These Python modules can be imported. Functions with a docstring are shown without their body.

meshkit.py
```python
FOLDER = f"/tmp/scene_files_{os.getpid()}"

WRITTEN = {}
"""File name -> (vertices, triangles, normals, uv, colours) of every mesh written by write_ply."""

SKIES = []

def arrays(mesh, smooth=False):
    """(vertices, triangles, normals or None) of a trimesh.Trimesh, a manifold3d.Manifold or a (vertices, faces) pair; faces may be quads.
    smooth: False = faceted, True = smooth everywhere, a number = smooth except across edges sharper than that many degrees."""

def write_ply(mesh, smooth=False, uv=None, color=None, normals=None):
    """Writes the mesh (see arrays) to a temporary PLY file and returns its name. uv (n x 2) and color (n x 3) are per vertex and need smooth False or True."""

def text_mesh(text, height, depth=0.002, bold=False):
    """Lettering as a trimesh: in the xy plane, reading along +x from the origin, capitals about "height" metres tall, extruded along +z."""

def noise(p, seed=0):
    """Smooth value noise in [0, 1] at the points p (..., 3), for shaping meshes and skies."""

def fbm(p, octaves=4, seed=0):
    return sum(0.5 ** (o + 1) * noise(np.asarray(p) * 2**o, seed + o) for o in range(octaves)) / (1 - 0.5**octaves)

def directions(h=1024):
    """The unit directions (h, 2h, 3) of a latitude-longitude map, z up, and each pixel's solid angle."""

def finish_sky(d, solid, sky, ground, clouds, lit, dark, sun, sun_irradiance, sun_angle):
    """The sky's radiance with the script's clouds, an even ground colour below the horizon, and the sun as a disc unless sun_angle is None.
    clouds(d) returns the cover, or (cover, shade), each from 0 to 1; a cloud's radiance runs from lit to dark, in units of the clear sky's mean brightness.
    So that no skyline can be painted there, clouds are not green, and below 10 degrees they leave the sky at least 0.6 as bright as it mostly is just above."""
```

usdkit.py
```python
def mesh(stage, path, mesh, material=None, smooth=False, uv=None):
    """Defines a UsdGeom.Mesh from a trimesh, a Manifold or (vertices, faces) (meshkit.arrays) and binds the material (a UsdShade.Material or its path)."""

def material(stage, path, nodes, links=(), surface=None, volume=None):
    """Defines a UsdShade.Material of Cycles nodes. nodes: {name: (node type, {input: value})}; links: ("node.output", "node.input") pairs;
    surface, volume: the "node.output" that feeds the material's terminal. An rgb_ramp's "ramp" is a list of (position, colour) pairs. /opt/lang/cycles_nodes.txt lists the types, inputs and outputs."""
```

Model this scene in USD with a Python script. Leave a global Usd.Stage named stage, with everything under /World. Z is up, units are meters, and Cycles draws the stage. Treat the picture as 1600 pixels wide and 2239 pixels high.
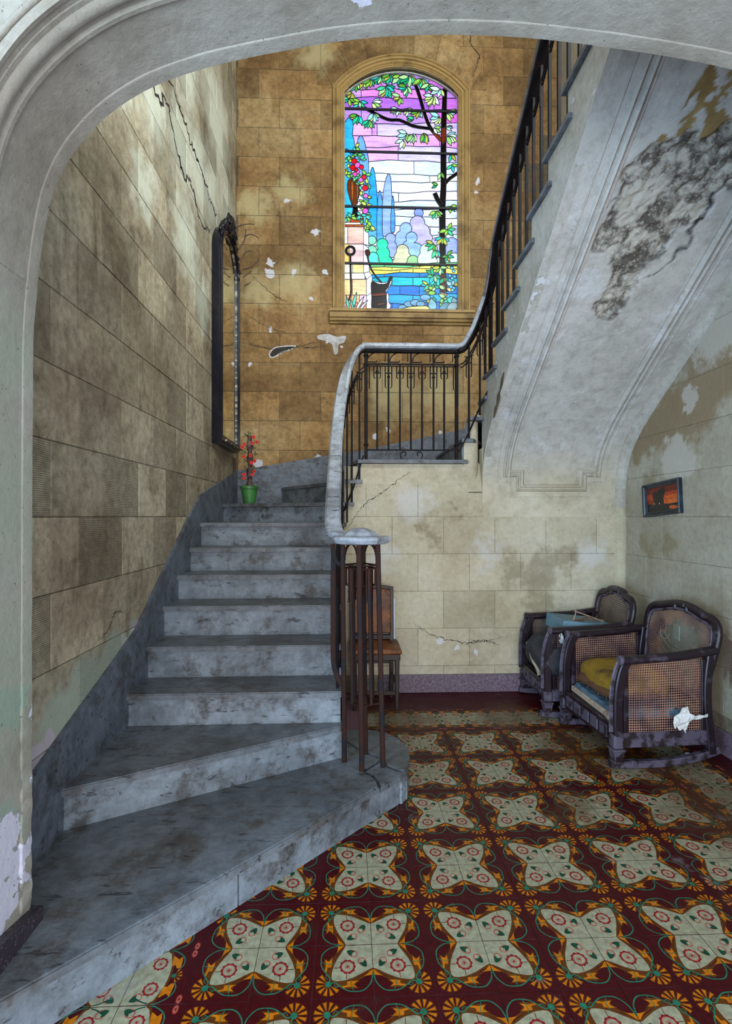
import math, random
import numpy as np
import trimesh, shapely
from shapely.geometry import Polygon, LineString, Point, box as sbox
from shapely import affinity
from shapely.ops import unary_union, split as shp_split
from pxr import Usd, UsdGeom, UsdLux, UsdShade, Sdf, Gf, Vt
import usdkit, meshkit

PI = math.pi
RNG = random.Random(7)
stage = Usd.Stage.CreateInMemory()
UsdGeom.SetStageUpAxis(stage, 'Z'); UsdGeom.SetStageMetersPerUnit(stage, 1.0)
UsdGeom.Xform.Define(stage, '/World'); UsdGeom.Scope.Define(stage, '/World/Looks')

# ---------------------------------------------------------------- camera, sky, lights, exposure
EYE, YAW, FPX, HORIZON = 1.51, 0.0361, 1109.0, 1129.0
cam = UsdGeom.Camera.Define(stage, '/World/camera')
cam.AddTranslateOp().Set(Gf.Vec3d(0, 0, EYE))
cam.AddRotateXYZOp().Set(Gf.Vec3f(90, 0, -math.degrees(YAW)))
cam.CreateHorizontalApertureAttr(36.0); cam.CreateVerticalApertureAttr(36.0 * 2239 / 1600)
cam.CreateFocalLengthAttr(36.0 * FPX / 1600)
cam.CreateVerticalApertureOffsetAttr((HORIZON - 1119.5) / 1600 * 36.0)
cam.CreateClippingRangeAttr(Gf.Vec2f(0.05, 1000)); cam.CreateFStopAttr(0.0)
cam.CreateExposureAttr(1.25)

sky = UsdLux.DomeLight.Define(stage, '/World/sky_light')
sky.CreateIntensityAttr(0.28); sky.CreateColorAttr(Gf.Vec3f(0.72, 0.83, 1.0))

def rect_light(name, pos, target, w, h, intensity, color):
    l = UsdLux.RectLight.Define(stage, '/World/' + name)
    d = np.array(target, float) - np.array(pos, float); d /= np.linalg.norm(d)
    z = -d; x = np.cross((0, 0, 1), z); x /= np.linalg.norm(x); y = np.cross(z, x)
    m = Gf.Matrix4d(*x, 0, *y, 0, *z, 0, *pos, 1)
    l.AddTransformOp().Set(m)
    l.CreateWidthAttr(w); l.CreateHeightAttr(h); l.CreateIntensityAttr(intensity); l.CreateColorAttr(Gf.Vec3f(*color))
    return l
rect_light('hall_daylight', (0.3, -3.4, 1.5), (0.7, 4, 1.9), 3.6, 2.8, 2.75, (0.95, 0.94, 0.95))           # the street door behind the viewer
rect_light('side_door_daylight', (-2.4, -0.9, 1.3), (1.6, 1.7, 2.6), 1.3, 2.3, 8.5, (0.42, 0.70, 1.0))          # a side door of the hall
rect_light('upper_hall_daylight', (1.7, 0.3, 5.6), (-1.0, 4.2, 3.9), 2.4, 2.2, 8.0, (0.93, 0.98, 0.93))    # upper floor window
rect_light('daylight_behind_window', (0.6, 7.0, 5.1), (0.6, 5.6, 5.1), 2.6, 3.8, 0.74, (0.96, 0.98, 1.0))   # sky outside the stained glass

# ---------------------------------------------------------------- prim helpers
ORIGIN, COUNT = {}, {}
def numbered(path):
    k = COUNT.get(path, 0); COUNT[path] = k + 1
    return path if k == 0 else f'{path}_{k:03d}'
def tag(prim, label=None, cat=None, group=None, kind=None):
    for k, v in (('label', label), ('category', cat), ('group', group), ('kind', kind)):
        if v: prim.SetCustomDataByKey(k, v)
def thing(name, label, cat, loc=(0, 0, 0), rotz=0.0, group=None, kind=None):
    x = UsdGeom.Xform.Define(stage, numbered('/World/' + name))
    x.AddTranslateOp().Set(Gf.Vec3d(*loc))
    if rotz: x.AddRotateZOp().Set(math.degrees(rotz))
    p = x.GetPrim(); tag(p, label, cat, group, kind)
    ORIGIN[str(p.GetPath())] = (np.array(loc, float), rotz)
    return p
def tm(mesh):
    if isinstance(mesh, trimesh.Trimesh): return mesh
    if isinstance(mesh, (tuple, list)) and not isinstance(mesh[0], trimesh.Trimesh):
        v, f = np.asarray(mesh[0], float), np.asarray(mesh[1], int)
        if f.shape[1] == 4: f = np.vstack([f[:, [0, 1, 2]], f[:, [0, 2, 3]]])
        return trimesh.Trimesh(v, f, process=False)
    return trimesh.util.concatenate([tm(m) for m in mesh])
def obj(name, mesh, mat, parent=None, smooth=False, local=False, label=None, cat=None, kind=None, group=None, color=None, rnd=None):
    """One Mesh prim; the mesh is given in world coordinates unless local."""
    base = str(parent.GetPath()) if parent is not None else '/World'
    m = tm(mesh)
    if parent is not None and not local:
        o, a = ORIGIN['/' + '/'.join(base.split('/')[1:3])]
        v = np.array(m.vertices) - o
        if a:
            c, s = math.cos(-a), math.sin(-a)
            v = np.stack([v[:, 0] * c - v[:, 1] * s, v[:, 0] * s + v[:, 1] * c, v[:, 2]], 1)
        m = trimesh.Trimesh(v, m.faces, process=False)
    p = usdkit.mesh(stage, numbered(base + '/' + name), m, MAT[mat], smooth=smooth)
    api = UsdGeom.PrimvarsAPI(p)
    if color is not None:
        api.CreatePrimvar('tint', Sdf.ValueTypeNames.Color3fArray, 'vertex').Set(Vt.Vec3fArray.FromNumpy(np.asarray(color, np.float32)))
    if rnd is not None:
        api.CreatePrimvar('rnd', Sdf.ValueTypeNames.FloatArray, 'constant').Set(Vt.FloatArray([float(rnd)]))
    tag(p.GetPrim(), label, cat, group, kind)
    return p.GetPrim()
def top(name, mesh, mat, label, cat, group=None, kind=None, loc=None, **kw):
    """A thing that is one mesh."""
    p = obj(name, mesh, mat, None, label=label, cat=cat, group=group, kind=kind, **kw)
    return p

# ---------------------------------------------------------------- mesh helpers
def cbox(c, s, ch=0.004):
    """Chamfered box by centre and size."""
    c, h = np.array(c, float), np.array(s, float) / 2
    ch = min(ch, h.min() * 0.9)
    pts = []
    for sx in (-1, 1):
        for sy in (-1, 1):
            for sz in (-1, 1):
                q = np.array([sx, sy, sz]) * h
                for k in range(3):
                    r = q.copy()
                    for j in range(3):
                        if j != k: r[j] -= (sx, sy, sz)[j] * ch
                    pts.append(r)
    return trimesh.Trimesh(np.array(pts) + c, process=False).convex_hull if False else trimesh.convex.convex_hull(np.array(pts) + c)
def bx(x0, x1, y0, y1, z0, z1, ch=0.0):
    if ch: return cbox(((x0 + x1) / 2, (y0 + y1) / 2, (z0 + z1) / 2), (x1 - x0, y1 - y0, z1 - z0), ch)
    m = trimesh.creation.box((x1 - x0, y1 - y0, z1 - z0)); m.apply_translation(((x0 + x1) / 2, (y0 + y1) / 2, (z0 + z1) / 2)); return m
def polys(g):
    if g.is_empty: return []
    return [p for p in getattr(g, 'geoms', [g]) if p.geom_type == 'Polygon' and p.area > 1e-9]
def prism(poly, z0, z1, axes='xyz'):
    """Extrudes a shapely polygon; axes tells which world axes the polygon's two coordinates and the extrusion take."""
    out = []
    for p in polys(poly):
        m = trimesh.creation.extrude_polygon(p, z1 - z0, engine='earcut'); m.apply_translation((0, 0, z0)); out.append(m)
    m = trimesh.util.concatenate(out)
    idx = ['xyz'.index(a) for a in axes]
    v = np.zeros_like(m.vertices)
    for k, a in enumerate(idx): v[:, a] = m.vertices[:, k]
    return trimesh.Trimesh(v, m.faces, process=False)
def flat(poly, f3):
    """Triangulates a polygon and maps its 2D points by f3 to 3D."""
    vs, fs, n = [], [], 0
    for p in polys(poly):
        v, f = trimesh.creation.triangulate_polygon(p, engine='earcut')
        vs.append(v); fs.append(np.asarray(f) + n); n += len(v)
    v = np.vstack(vs)
    return f3(v), np.vstack(fs)
def sweep(path, sec, up=(0, 0, 1), closed=False, caps=True, scale=None):
    """Sweeps a closed 2D section (lateral, up) along a 3D path with a fixed up hint and mitred joints."""
    P, S, up = np.asarray(path, float), np.asarray(sec, float), np.asarray(up, float)
    n, m = len(P), len(S)
    if closed: T = np.roll(P, -1, 0) - np.roll(P, 1, 0)
    else: T = np.gradient(P, axis=0)
    T /= np.linalg.norm(T, axis=1, keepdims=True)
    rows = []
    lat0 = None
    for i in range(n):
        lat = np.cross(T[i], up); L = np.linalg.norm(lat)
        if L < 0.05 and lat0 is not None: lat = lat0 - T[i] * np.dot(lat0, T[i])
        elif L < 1e-6: lat = np.cross(T[i], (0.0, 1.0, 0.1))
        lat /= np.linalg.norm(lat)
        if lat0 is not None and np.dot(lat, lat0) < 0 and L < 0.3: lat = -lat
        lat0 = lat; u = np.cross(lat, T[i])
        k = 1.0 if scale is None else scale[i]
        a = 1.0
        if 0 < i < n - 1 or closed:
            d1 = P[i] - P[i - 1]; d2 = P[(i + 1) % n] - P[i]
            d1 /= np.linalg.norm(d1); d2 /= np.linalg.norm(d2)
            cosh = math.sqrt(max(0.2, (1 + np.dot(d1, d2)) / 2)); a = 1 / cosh
            bend = d2 - d1
            lb, ub = abs(np.dot(bend, lat)), abs(np.dot(bend, u))
            al, au = (a, 1.0) if lb > ub else (1.0, a)
        else: al = au = 1.0
        rows.append(P[i] + np.outer(S[:, 0] * k * al, lat) + np.outer(S[:, 1] * k * au, u))
    V = np.vstack(rows); F = []
    for i in range(n if closed else n - 1):
        j = (i + 1) % n
        for k in range(m):
            l = (k + 1) % m
            F += [(i * m + k, i * m + l, j * m + l), (i * m + k, j * m + l, j * m + k)]
    if caps and not closed:
        for base, rev in ((0, True), ((n - 1) * m, False)):
            c = len(V); V = np.vstack([V, V[base:base + m].mean(0)])
            for k in range(m):
                l = (k + 1) % m
                F.append((base + l, base + k, c) if rev else (base + k, base + l, c))
    return trimesh.Trimesh(V, np.array(F), process=False)
def rect(w, h, ch=0.0):
    if not ch: return [(-w / 2, -h / 2), (w / 2, -h / 2), (w / 2, h / 2), (-w / 2, h / 2)]
    a, b = w / 2, h / 2
    return [(-a + ch, -b), (a - ch, -b), (a, -b + ch), (a, b - ch), (a - ch, b), (-a + ch, b), (-a, b - ch), (-a, -b + ch)]
def circ(r, n=8): return [(r * math.cos(2 * PI * k / n), r * math.sin(2 * PI * k / n)) for k in range(n)]
def bar(p, q, w=0.012, h=None, up=(0, 0, 1), ch=0.0): return sweep([p, q], rect(w, h or w, ch), up)
def tube(path, r, n=8, scale=None): return sweep(path, circ(r, n), scale=scale)
def smoothpath(pts, n=24):
    """Catmull-Rom through the points."""
    P = np.asarray(pts, float); P = np.vstack([2 * P[0] - P[1], P, 2 * P[-1] - P[-2]])
    out = []
    segs = len(P) - 3
    per = max(2, n // segs)
    for i in range(segs):
        a, b, c, d = P[i:i + 4]
        for t in np.linspace(0, 1, per, endpoint=False):
            out.append(0.5 * (2 * b + (c - a) * t + (2 * a - 5 * b + 4 * c - d) * t * t + (3 * b - a - 3 * c + d) * t ** 3))
    out.append(P[-2]); return np.array(out)
def lathe(profile, c=(0, 0, 0), n=24):
    m = trimesh.creation.revolve(np.asarray(profile, float), sections=n); m.apply_translation(c); return m
def grid(nu, nv, f):
    """(vertices, quads) of a grid; f takes arrays u, v in [0, 1]."""
    u, v = np.meshgrid(np.linspace(0, 1, nu + 1), np.linspace(0, 1, nv + 1), indexing='ij')
    V = f(u.ravel(), v.ravel())
    i, j = np.meshgrid(np.arange(nu), np.arange(nv), indexing='ij'); a = (i * (nv + 1) + j).ravel()
    return V, np.stack([a, a + nv + 1, a + nv + 2, a + 1], 1)
def hull(*pts): return trimesh.convex.convex_hull(np.vstack(pts))
def lin(c):
    c = np.asarray(c, float) / 255.0
    return np.where(c <= 0.04045, c / 12.92, ((c + 0.055) / 1.055) ** 2.4)

# ---------------------------------------------------------------- material helpers
class R(str): pass
OUT = dict(geometry='position', noise_texture='fac', voronoi_texture='distance', math='value', map_range='result', mix_color='result', rgb_ramp='color',
           mapping='vector', vector_math='vector', combine_xyz='vector', separate_xyz='x', attribute='color', wave_texture='fac', bump='normal', hsv='color',
           principled_bsdf='BSDF', translucent_bsdf='BSDF', glossy_bsdf='BSDF', diffuse_bsdf='BSDF', transparent_bsdf='BSDF', mix_closure='closure', object_info='random', white_noise_texture='value', fresnel='fac')
class G:
    def __init__(s): s.nodes, s.links = {}, []
    def __call__(s, kind, out=None, **kw):
        name = f'n{len(s.nodes)}'; ins = {}
        for k, v in kw.items():
            if isinstance(v, R): s.links.append((str(v), f'{name}.{k}'))
            else: ins[k] = v
        s.nodes[name] = (kind, ins); return R(f'{name}.{out or OUT[kind]}')
    def pos(s):
        if not hasattr(s, '_p'): s._p = s('geometry')
        return s._p
    def noise(s, scale, detail=4, rough=0.55, vec=None, dist=0.0): return s('noise_texture', vector=vec or s.pos(), scale=scale, detail=float(detail), roughness=rough, distortion=dist)
    def ss(s, v, a, b): return s('map_range', range_type='smoothstep', value=v, from_min=a, from_max=b, to_min=0.0, to_max=1.0, clamp=True)
    def m(s, op, a, b=0.5): return s('math', math_type=op, value1=a, value2=b)
    def mix(s, f, a, b, t='mix'): return s('mix_color', blend_type=t, fac=f, a=a, b=b)
    def ramp(s, f, stops): return s('rgb_ramp', fac=f, ramp=[(p, tuple(c)) for p, c in stops])
    def stretch(s, sc, vec=None): return s('mapping', vector=vec or s.pos(), scale=sc)
    def sep(s, ax): return s('separate_xyz', ax, vector=s.pos())
    def blobs(s, items, jitter=0.12, nscale=7.0, edge=0.7, ragged=0.0):
        """Mask that is 1 inside the ragged blobs (centre, radius)."""
        nz = s('noise_texture', 'color', vector=s.pos(), scale=nscale, detail=6.0, roughness=0.65)
        off = s('vector_math', math_type='multiply_add', vector1=nz, vector2=(2 * jitter,) * 3, vector3=(-jitter,) * 3)
        p = s('vector_math', math_type='add', vector1=s.pos(), vector2=off)
        out = None
        for c, r in items:
            d = s('vector_math', 'value', math_type='distance', vector1=p, vector2=tuple(c))
            k = s('map_range', range_type='smoothstep', value=d, from_min=r, from_max=r * edge, to_min=0.0, to_max=1.0, clamp=True)
            out = k if out is None else s.m('maximum', out, k)
        if ragged:
            out = s.ss(s.m('add', s.m('multiply', out, 0.62), s.m('multiply', s.noise(ragged, 8, 0.75, s.stretch((1, 1, 1.6))), 0.75)), 0.80, 0.83)
        return out
    def done(s, name, surf): return usdkit.material(stage, '/World/Looks/' + name, s.nodes, s.links, surface=surf)
MAT = {}
def simple(name, col, rough=0.6, metal=0.0, var=0.25, nscale=8.0, bump=0.0, bscale=60.0, spec=0.5, col2=None, thr=(0.45, 0.7), **kw):
    g = G(); n = g.noise(nscale, 6, 0.6)
    a = np.array(col, float)
    c = g.mix(g.ss(n, *thr), tuple(a), tuple(a * (1 - var) if col2 is None else col2))
    ins = dict(base_color=c, roughness=rough, metallic=metal, specular_ior_level=spec, **kw)
    if bump: ins['normal'] = g('bump', height=g.noise(bscale, 5, 0.6), distance=bump, strength=1.0)
    MAT[name] = g.done(name, g('principled_bsdf', **ins))

# ---------------------------------------------------------------- materials: plaster, stone, marble
def plaster(name, cols, dirt, streak=0.6, splotch=0.5, base_scale=1.3, comb=0.0, peel=None, extra=(), rough=0.85, bump=0.004, per_block=0.25, zpeel=None, pits=0.5, grain=0.9):
    """Old limewashed plaster. peel: (colour, threshold, scale); extra: (colour, blobs, jitter, edge, strength)."""
    g = G()
    c = g.ramp(g.noise(base_scale, 7, 0.62), cols)
    fine = g.noise(26, 6, 0.7)
    c = g.mix(1.0, c, g.ramp(fine, [(0.25, tuple(1 - grain * np.array((0.5, 0.52, 0.54)))), (0.5, (1 - .07 * grain,) * 3), (0.72, (1 + .25 * grain,) * 3)]), 'multiply')
    c = g.mix(1.0, c, g.ramp(g.noise(9, 8, 0.75), [(0.3, tuple(1 - grain * np.array((0.34, 0.37, 0.41)))), (0.5, (1.0, 1.0, 1.0)), (0.7, (1 + .14 * grain,) * 3)]), 'multiply')
    if per_block:
        r = g('attribute', 'fac', attribute='rnd')
        c = g.mix(1.0, c, g.ramp(r, [(0, (1 - per_block,) * 3), (1, (1 + per_block * 0.6,) * 3)]), 'multiply')
    if streak:
        s1 = g.ss(g.noise(1.0, 6, 0.7, g.stretch((11, 11, 1.1))), 0.50, 0.78)
        s2 = g.ss(g.noise(0.9, 4, 0.6), 0.42, 0.62)
        c = g.mix(g.m('multiply', g.m('multiply', s1, s2), streak), c, tuple(dirt))
    if splotch:
        c = g.mix(g.m('multiply', g.ss(g.noise(3.1, 9, 0.7), 0.52, 0.74), splotch), c, tuple(dirt))
    h = g.noise(34, 6, 0.65)
    for col, items, jit, edge, stren, *rg in extra:
        k = g.m('multiply', g.blobs(items, jit, 6.0, edge, *rg), stren)
        c = g.mix(k, c, tuple(col))
    if peel:
        col, thr, sc = peel
        pn = g.noise(sc, 9, 0.62)
        if zpeel:   # (z where the paint still holds, z where most of it is gone, how much the threshold falls)
            pn = g.m('add', pn, g('map_range', value=g.sep('z'), from_min=zpeel[0], from_max=zpeel[1], to_min=0.0, to_max=zpeel[2], clamp=True))
        k = g.ss(pn, thr, thr + 0.015)
        c = g.mix(k, c, tuple(col)); h = g.m('subtract', h, g.m('multiply', k, 0.5))
    if pits:
        c = g.mix(g.m('multiply', g.ss(g.noise(70, 3, 0.5), 0.68, 0.73), pits), c, (0.02, 0.018, 0.015))
    if comb:
        z = g.m('multiply', g.sep('z'), 720.0)
        z = g.m('add', z, g.m('multiply', g.noise(6, 3), 9.0))
        w = g.m('sine', z)
        c = g.mix(g.m('multiply', g.ss(w, 0.2, 0.9), 0.55 * comb), c, (0.045, 0.04, 0.032))
        h = g.m('subtract', h, g.m('multiply', w, 0.22 * comb))
    nrm = g('bump', height=h, distance=bump, strength=1.0)
    MAT[name] = g.done(name, g('principled_bsdf', base_color=c, roughness=rough, normal=nrm, specular_ior_level=0.25))

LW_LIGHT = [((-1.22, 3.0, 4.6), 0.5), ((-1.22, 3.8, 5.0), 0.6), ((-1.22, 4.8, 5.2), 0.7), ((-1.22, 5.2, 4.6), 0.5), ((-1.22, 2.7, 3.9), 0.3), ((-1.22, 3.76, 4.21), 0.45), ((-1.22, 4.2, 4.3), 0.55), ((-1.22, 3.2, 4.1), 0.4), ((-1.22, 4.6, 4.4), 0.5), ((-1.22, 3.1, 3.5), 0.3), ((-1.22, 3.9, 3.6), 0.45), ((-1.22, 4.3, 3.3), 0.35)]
LW_GREEN = [((-1.22, 2.42, 0.70), 0.20), ((-1.22, 2.2, 0.62), 0.2), ((-1.22, 2.7, 0.78), 0.18), ((-1.22, 2.95, 0.83), 0.12)]
LW_PINK = [((-1.22, 2.86, 0.80), 0.06), ((-1.22, 2.97, 0.86), 0.06), ((-1.22, 2.03, 0.56), 0.07), ((-1.22, 2.12, 0.60), 0.05), ((-1.22, 2.66, 0.73), 0.05)]
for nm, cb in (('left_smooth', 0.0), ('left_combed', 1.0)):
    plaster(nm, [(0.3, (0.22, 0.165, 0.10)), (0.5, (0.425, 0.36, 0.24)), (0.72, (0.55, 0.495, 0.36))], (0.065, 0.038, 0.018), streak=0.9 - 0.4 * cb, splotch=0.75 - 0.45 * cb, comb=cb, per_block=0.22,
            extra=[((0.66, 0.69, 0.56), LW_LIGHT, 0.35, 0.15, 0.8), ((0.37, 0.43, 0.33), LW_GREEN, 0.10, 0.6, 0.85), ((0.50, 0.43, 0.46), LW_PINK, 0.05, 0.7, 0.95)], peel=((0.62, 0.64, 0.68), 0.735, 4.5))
BW_PEEL = [((-0.83, 5.6, 4.31), 0.09), ((-0.85, 5.6, 4.18), 0.12), ((-0.24, 5.6, 4.22), 0.10), ((-0.40, 5.6, 3.90), 0.06), ((-0.87, 5.6, 3.55), 0.08), ((-0.35, 5.6, 4.63), 0.10), ((-0.24, 5.6, 3.46), 0.09), ((-0.09, 5.6, 3.40), 0.05), ((-0.68, 5.6, 4.98), 0.06),
           ((-1.08, 5.6, 3.19), 0.07), ((-0.60, 5.6, 4.18), 0.06), ((1.43, 5.6, 5.24), 0.07), ((1.43, 5.6, 5.12), 0.06), ((-1.0, 5.6, 2.09), 0.12), ((-0.3, 5.6, 2.13), 0.10), ((0.46, 5.6, 2.47), 0.08), ((0.3, 5.6, 2.36), 0.08), ((1.0, 5.6, 2.44), 0.05), ((1.43, 5.6, 2.64), 0.08)]
BW_PALE = [((-0.6, 5.6, 4.08), 0.35), ((-1.0, 5.6, 3.98), 0.3), ((-0.6, 5.6, 5.09), 0.25), ((-0.35, 5.6, 6.6), 0.3), ((-1.0, 5.6, 4.93), 0.25), ((0.5, 5.6, 2.87), 0.45), ((1.0, 5.6, 2.87), 0.4)]
plaster('back_block', [(0.28, (0.13, 0.066, 0.022)), (0.5, (0.275, 0.165, 0.065)), (0.74, (0.38, 0.275, 0.135))], (0.07, 0.034, 0.012), streak=0.7, splotch=0.7, per_block=0.32,
        extra=[((0.42, 0.36, 0.19), BW_PALE, 0.3, 0.2, 0.7), ((0.52, 0.52, 0.56), BW_PEEL, 0.10, 0.15, 0.95, 15.0)])
P_WHITE = [((1.10, 4.34, 0.33), 0.05), ((0.78, 4.34, 0.45), 0.07), ((0.94, 4.34, 0.39), 0.05)]
P_GRIME = [((1.45, 4.34, 1.04), 0.2), ((1.88, 4.34, 1.11), 0.2), ((1.65, 4.34, 0.95), 0.22), ((1.72, 4.34, 1.08), 0.2), ((1.68, 4.34, 0.72), 0.2), ((0.74, 4.34, 1.37), 0.12), ((0.94, 4.34, 1.58), 0.09), ((0.65, 4.34, 1.39), 0.1)]
P_PALE = [((2.12, 4.34, 1.18), 0.22), ((0.55, 4.34, 1.62), 0.25), ((0.3, 4.34, 1.2), 0.2), ((1.2, 4.34, 1.2), 0.2)]
P_EXTRA = [((0.23, 0.19, 0.11), P_GRIME, 0.28, 0.3, 0.6), ((0.62, 0.61, 0.57), P_PALE, 0.28, 0.2, 0.7), ((0.66, 0.67, 0.70), P_WHITE, 0.09, 0.15, 0.95, 18.0)]
plaster('pier_block', [(0.3, (0.42, 0.365, 0.235)), (0.52, (0.57, 0.515, 0.37)), (0.75, (0.65, 0.61, 0.485))], (0.20, 0.15, 0.075), streak=0.3, splotch=0.45, per_block=0.10, pits=0.35, grain=0.35, extra=P_EXTRA)
RW_OCHRE = [((2.39, 3.95, 2.2), 0.25), ((2.39, 3.7, 2.25), 0.3), ((2.39, 3.4, 2.3), 0.3), ((2.39, 4.15, 2.1), 0.2), ((2.39, 3.2, 2.55), 0.4)]
RW_PALE = [((2.39, 3.2, 2.75), 0.3), ((2.39, 3.3, 2.95), 0.2), ((2.39, 3.45, 2.32), 0.12), ((2.39, 3.6, 1.92), 0.2)]
plaster('right_block', [(0.3, (0.30, 0.265, 0.18)), (0.52, (0.42, 0.385, 0.29)), (0.75, (0.50, 0.47, 0.385))], (0.20, 0.14, 0.06), streak=0.35, splotch=0.4, per_block=0.08, pits=0.3, grain=0.4,
        extra=[((0.24, 0.16, 0.075), RW_OCHRE, 0.22, 0.6, 0.75), ((0.52, 0.49, 0.42), RW_PALE, 0.22, 0.7, 0.8), ((0.25, 0.20, 0.11), [((2.39, 4.0, 1.27), 0.12), ((2.39, 3.67, 1.30), 0.13), ((2.39, 3.95, 1.79), 0.12)], 0.2, 0.3, 0.7)])
A_PEEL = [((-0.27, 1.58, 3.10), 0.05), ((0.05, 1.56, 3.09), 0.07), ((0.10, 1.6, 3.08), 0.05), ((0.22, 1.56, 3.10), 0.05), ((0.43, 1.56, 3.11), 0.04), ((0.07, 1.69, 3.03), 0.05), ((0.31, 1.69, 3.03), 0.03), ((0.39, 1.69, 3.03), 0.03)]
plaster('arch_plaster', [(0.3, (0.235, 0.215, 0.165)), (0.5, (0.335, 0.315, 0.26)), (0.72, (0.41, 0.395, 0.34))], (0.15, 0.125, 0.08), streak=0.3, splotch=0.5, per_block=0, base_scale=1.8, grain=0.3,
        extra=[((0.66, 0.68, 0.78), A_PEEL, 0.08, 0.3, 0.95, 14.0), ((0.33, 0.38, 0.29), [((-1.03, 1.5, 1.55), 0.45), ((-1.03, 1.5, 1.0), 0.45), ((-1.03, 1.5, 2.0), 0.3)], 0.2, 0.2, 0.7), ((0.24, 0.36, 0.28), [((-1.0, 1.45, 0.5), 0.25), ((-1.0, 1.4, 0.8), 0.15), ((-1.0, 1.6, 0.9), 0.12)], 0.22, 0.7, 0.6)], peel=((0.60, 0.60, 0.68), 0.76, 5.0), zpeel=(1.6, 0.35, 0.285))
plaster('joint', [(0.3, (0.075, 0.055, 0.03)), (0.7, (0.16, 0.125, 0.08))], (0.03, 0.02, 0.01), per_block=0)
plaster('joint_pale', [(0.3, (0.20, 0.17, 0.11)), (0.7, (0.30, 0.26, 0.19))], (0.08, 0.06, 0.03), per_block=0)
plaster('white_plaster', [(0.3, (0.40, 0.40, 0.39)), (0.7, (0.52, 0.52, 0.53))], (0.3, 0.27, 0.2), per_block=0)
plaster('stringer_plaster', [(0.3, (0.36, 0.34, 0.27)), (0.5, (0.48, 0.46, 0.40)), (0.72, (0.55, 0.54, 0.50))], (0.19, 0.15, 0.09), streak=0.5, splotch=0.5, per_block=0, grain=0.5, peel=((0.62, 0.62, 0.62), 0.62, 5.0))

def marble(name, base, vein, dirt, dirtk=0.75, rough=0.38, vscale=2.2):
    g = G()
    w = g('noise_texture', 'color', vector=g.pos(), scale=3.0, detail=5.0, roughness=0.6)
    p = g('vector_math', math_type='multiply_add', vector1=w, vector2=(0.5, 0.5, 0.5), vector3=g('vector_math', math_type='multiply', vector1=g.pos(), vector2=(1.0, 1.7, 1.4)))
    n = g('noise_texture', type='ridged_multifractal', vector=p, scale=vscale, detail=6.0, roughness=0.55)
    v = g.ss(n, 0.55, 1.0)
    c = g.mix(g.m('multiply', v, 0.55), tuple(base), tuple(vein))
    c = g.mix(g.m('multiply', g.ss(g.noise(2.6, 7, 0.7), 0.40, 0.64), 0.7), c, tuple(np.array(base) * 0.42))
    c = g.mix(g.m('multiply', g.ss(g.noise(4.6, 10, 0.76), 0.48, 0.64), dirtk), c, tuple(dirt))
    c = g.mix(g.m('multiply', g.ss(g.noise(1.0, 6, 0.7, g.stretch((7, 30, 24))), 0.575, 0.66), 0.8), c, (0.022, 0.021, 0.023))
    c = g.mix(1.0, c, g.ramp(g.noise(14, 9, 0.75), [(0.3, (0.55, 0.54, 0.53)), (0.5, (0.98, 0.98, 0.98)), (0.7, (1.25, 1.26, 1.28))]), 'multiply')
    nrm = g('bump', height=g.noise(28, 6, 0.6), distance=0.0025, strength=1.0)
    r = g.m('add', g.m('multiply', g.noise(6, 5), 0.35), rough - 0.15)
    MAT[name] = g.done(name, g('principled_bsdf', base_color=c, roughness=r, normal=nrm, specular_ior_level=0.45))
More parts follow.
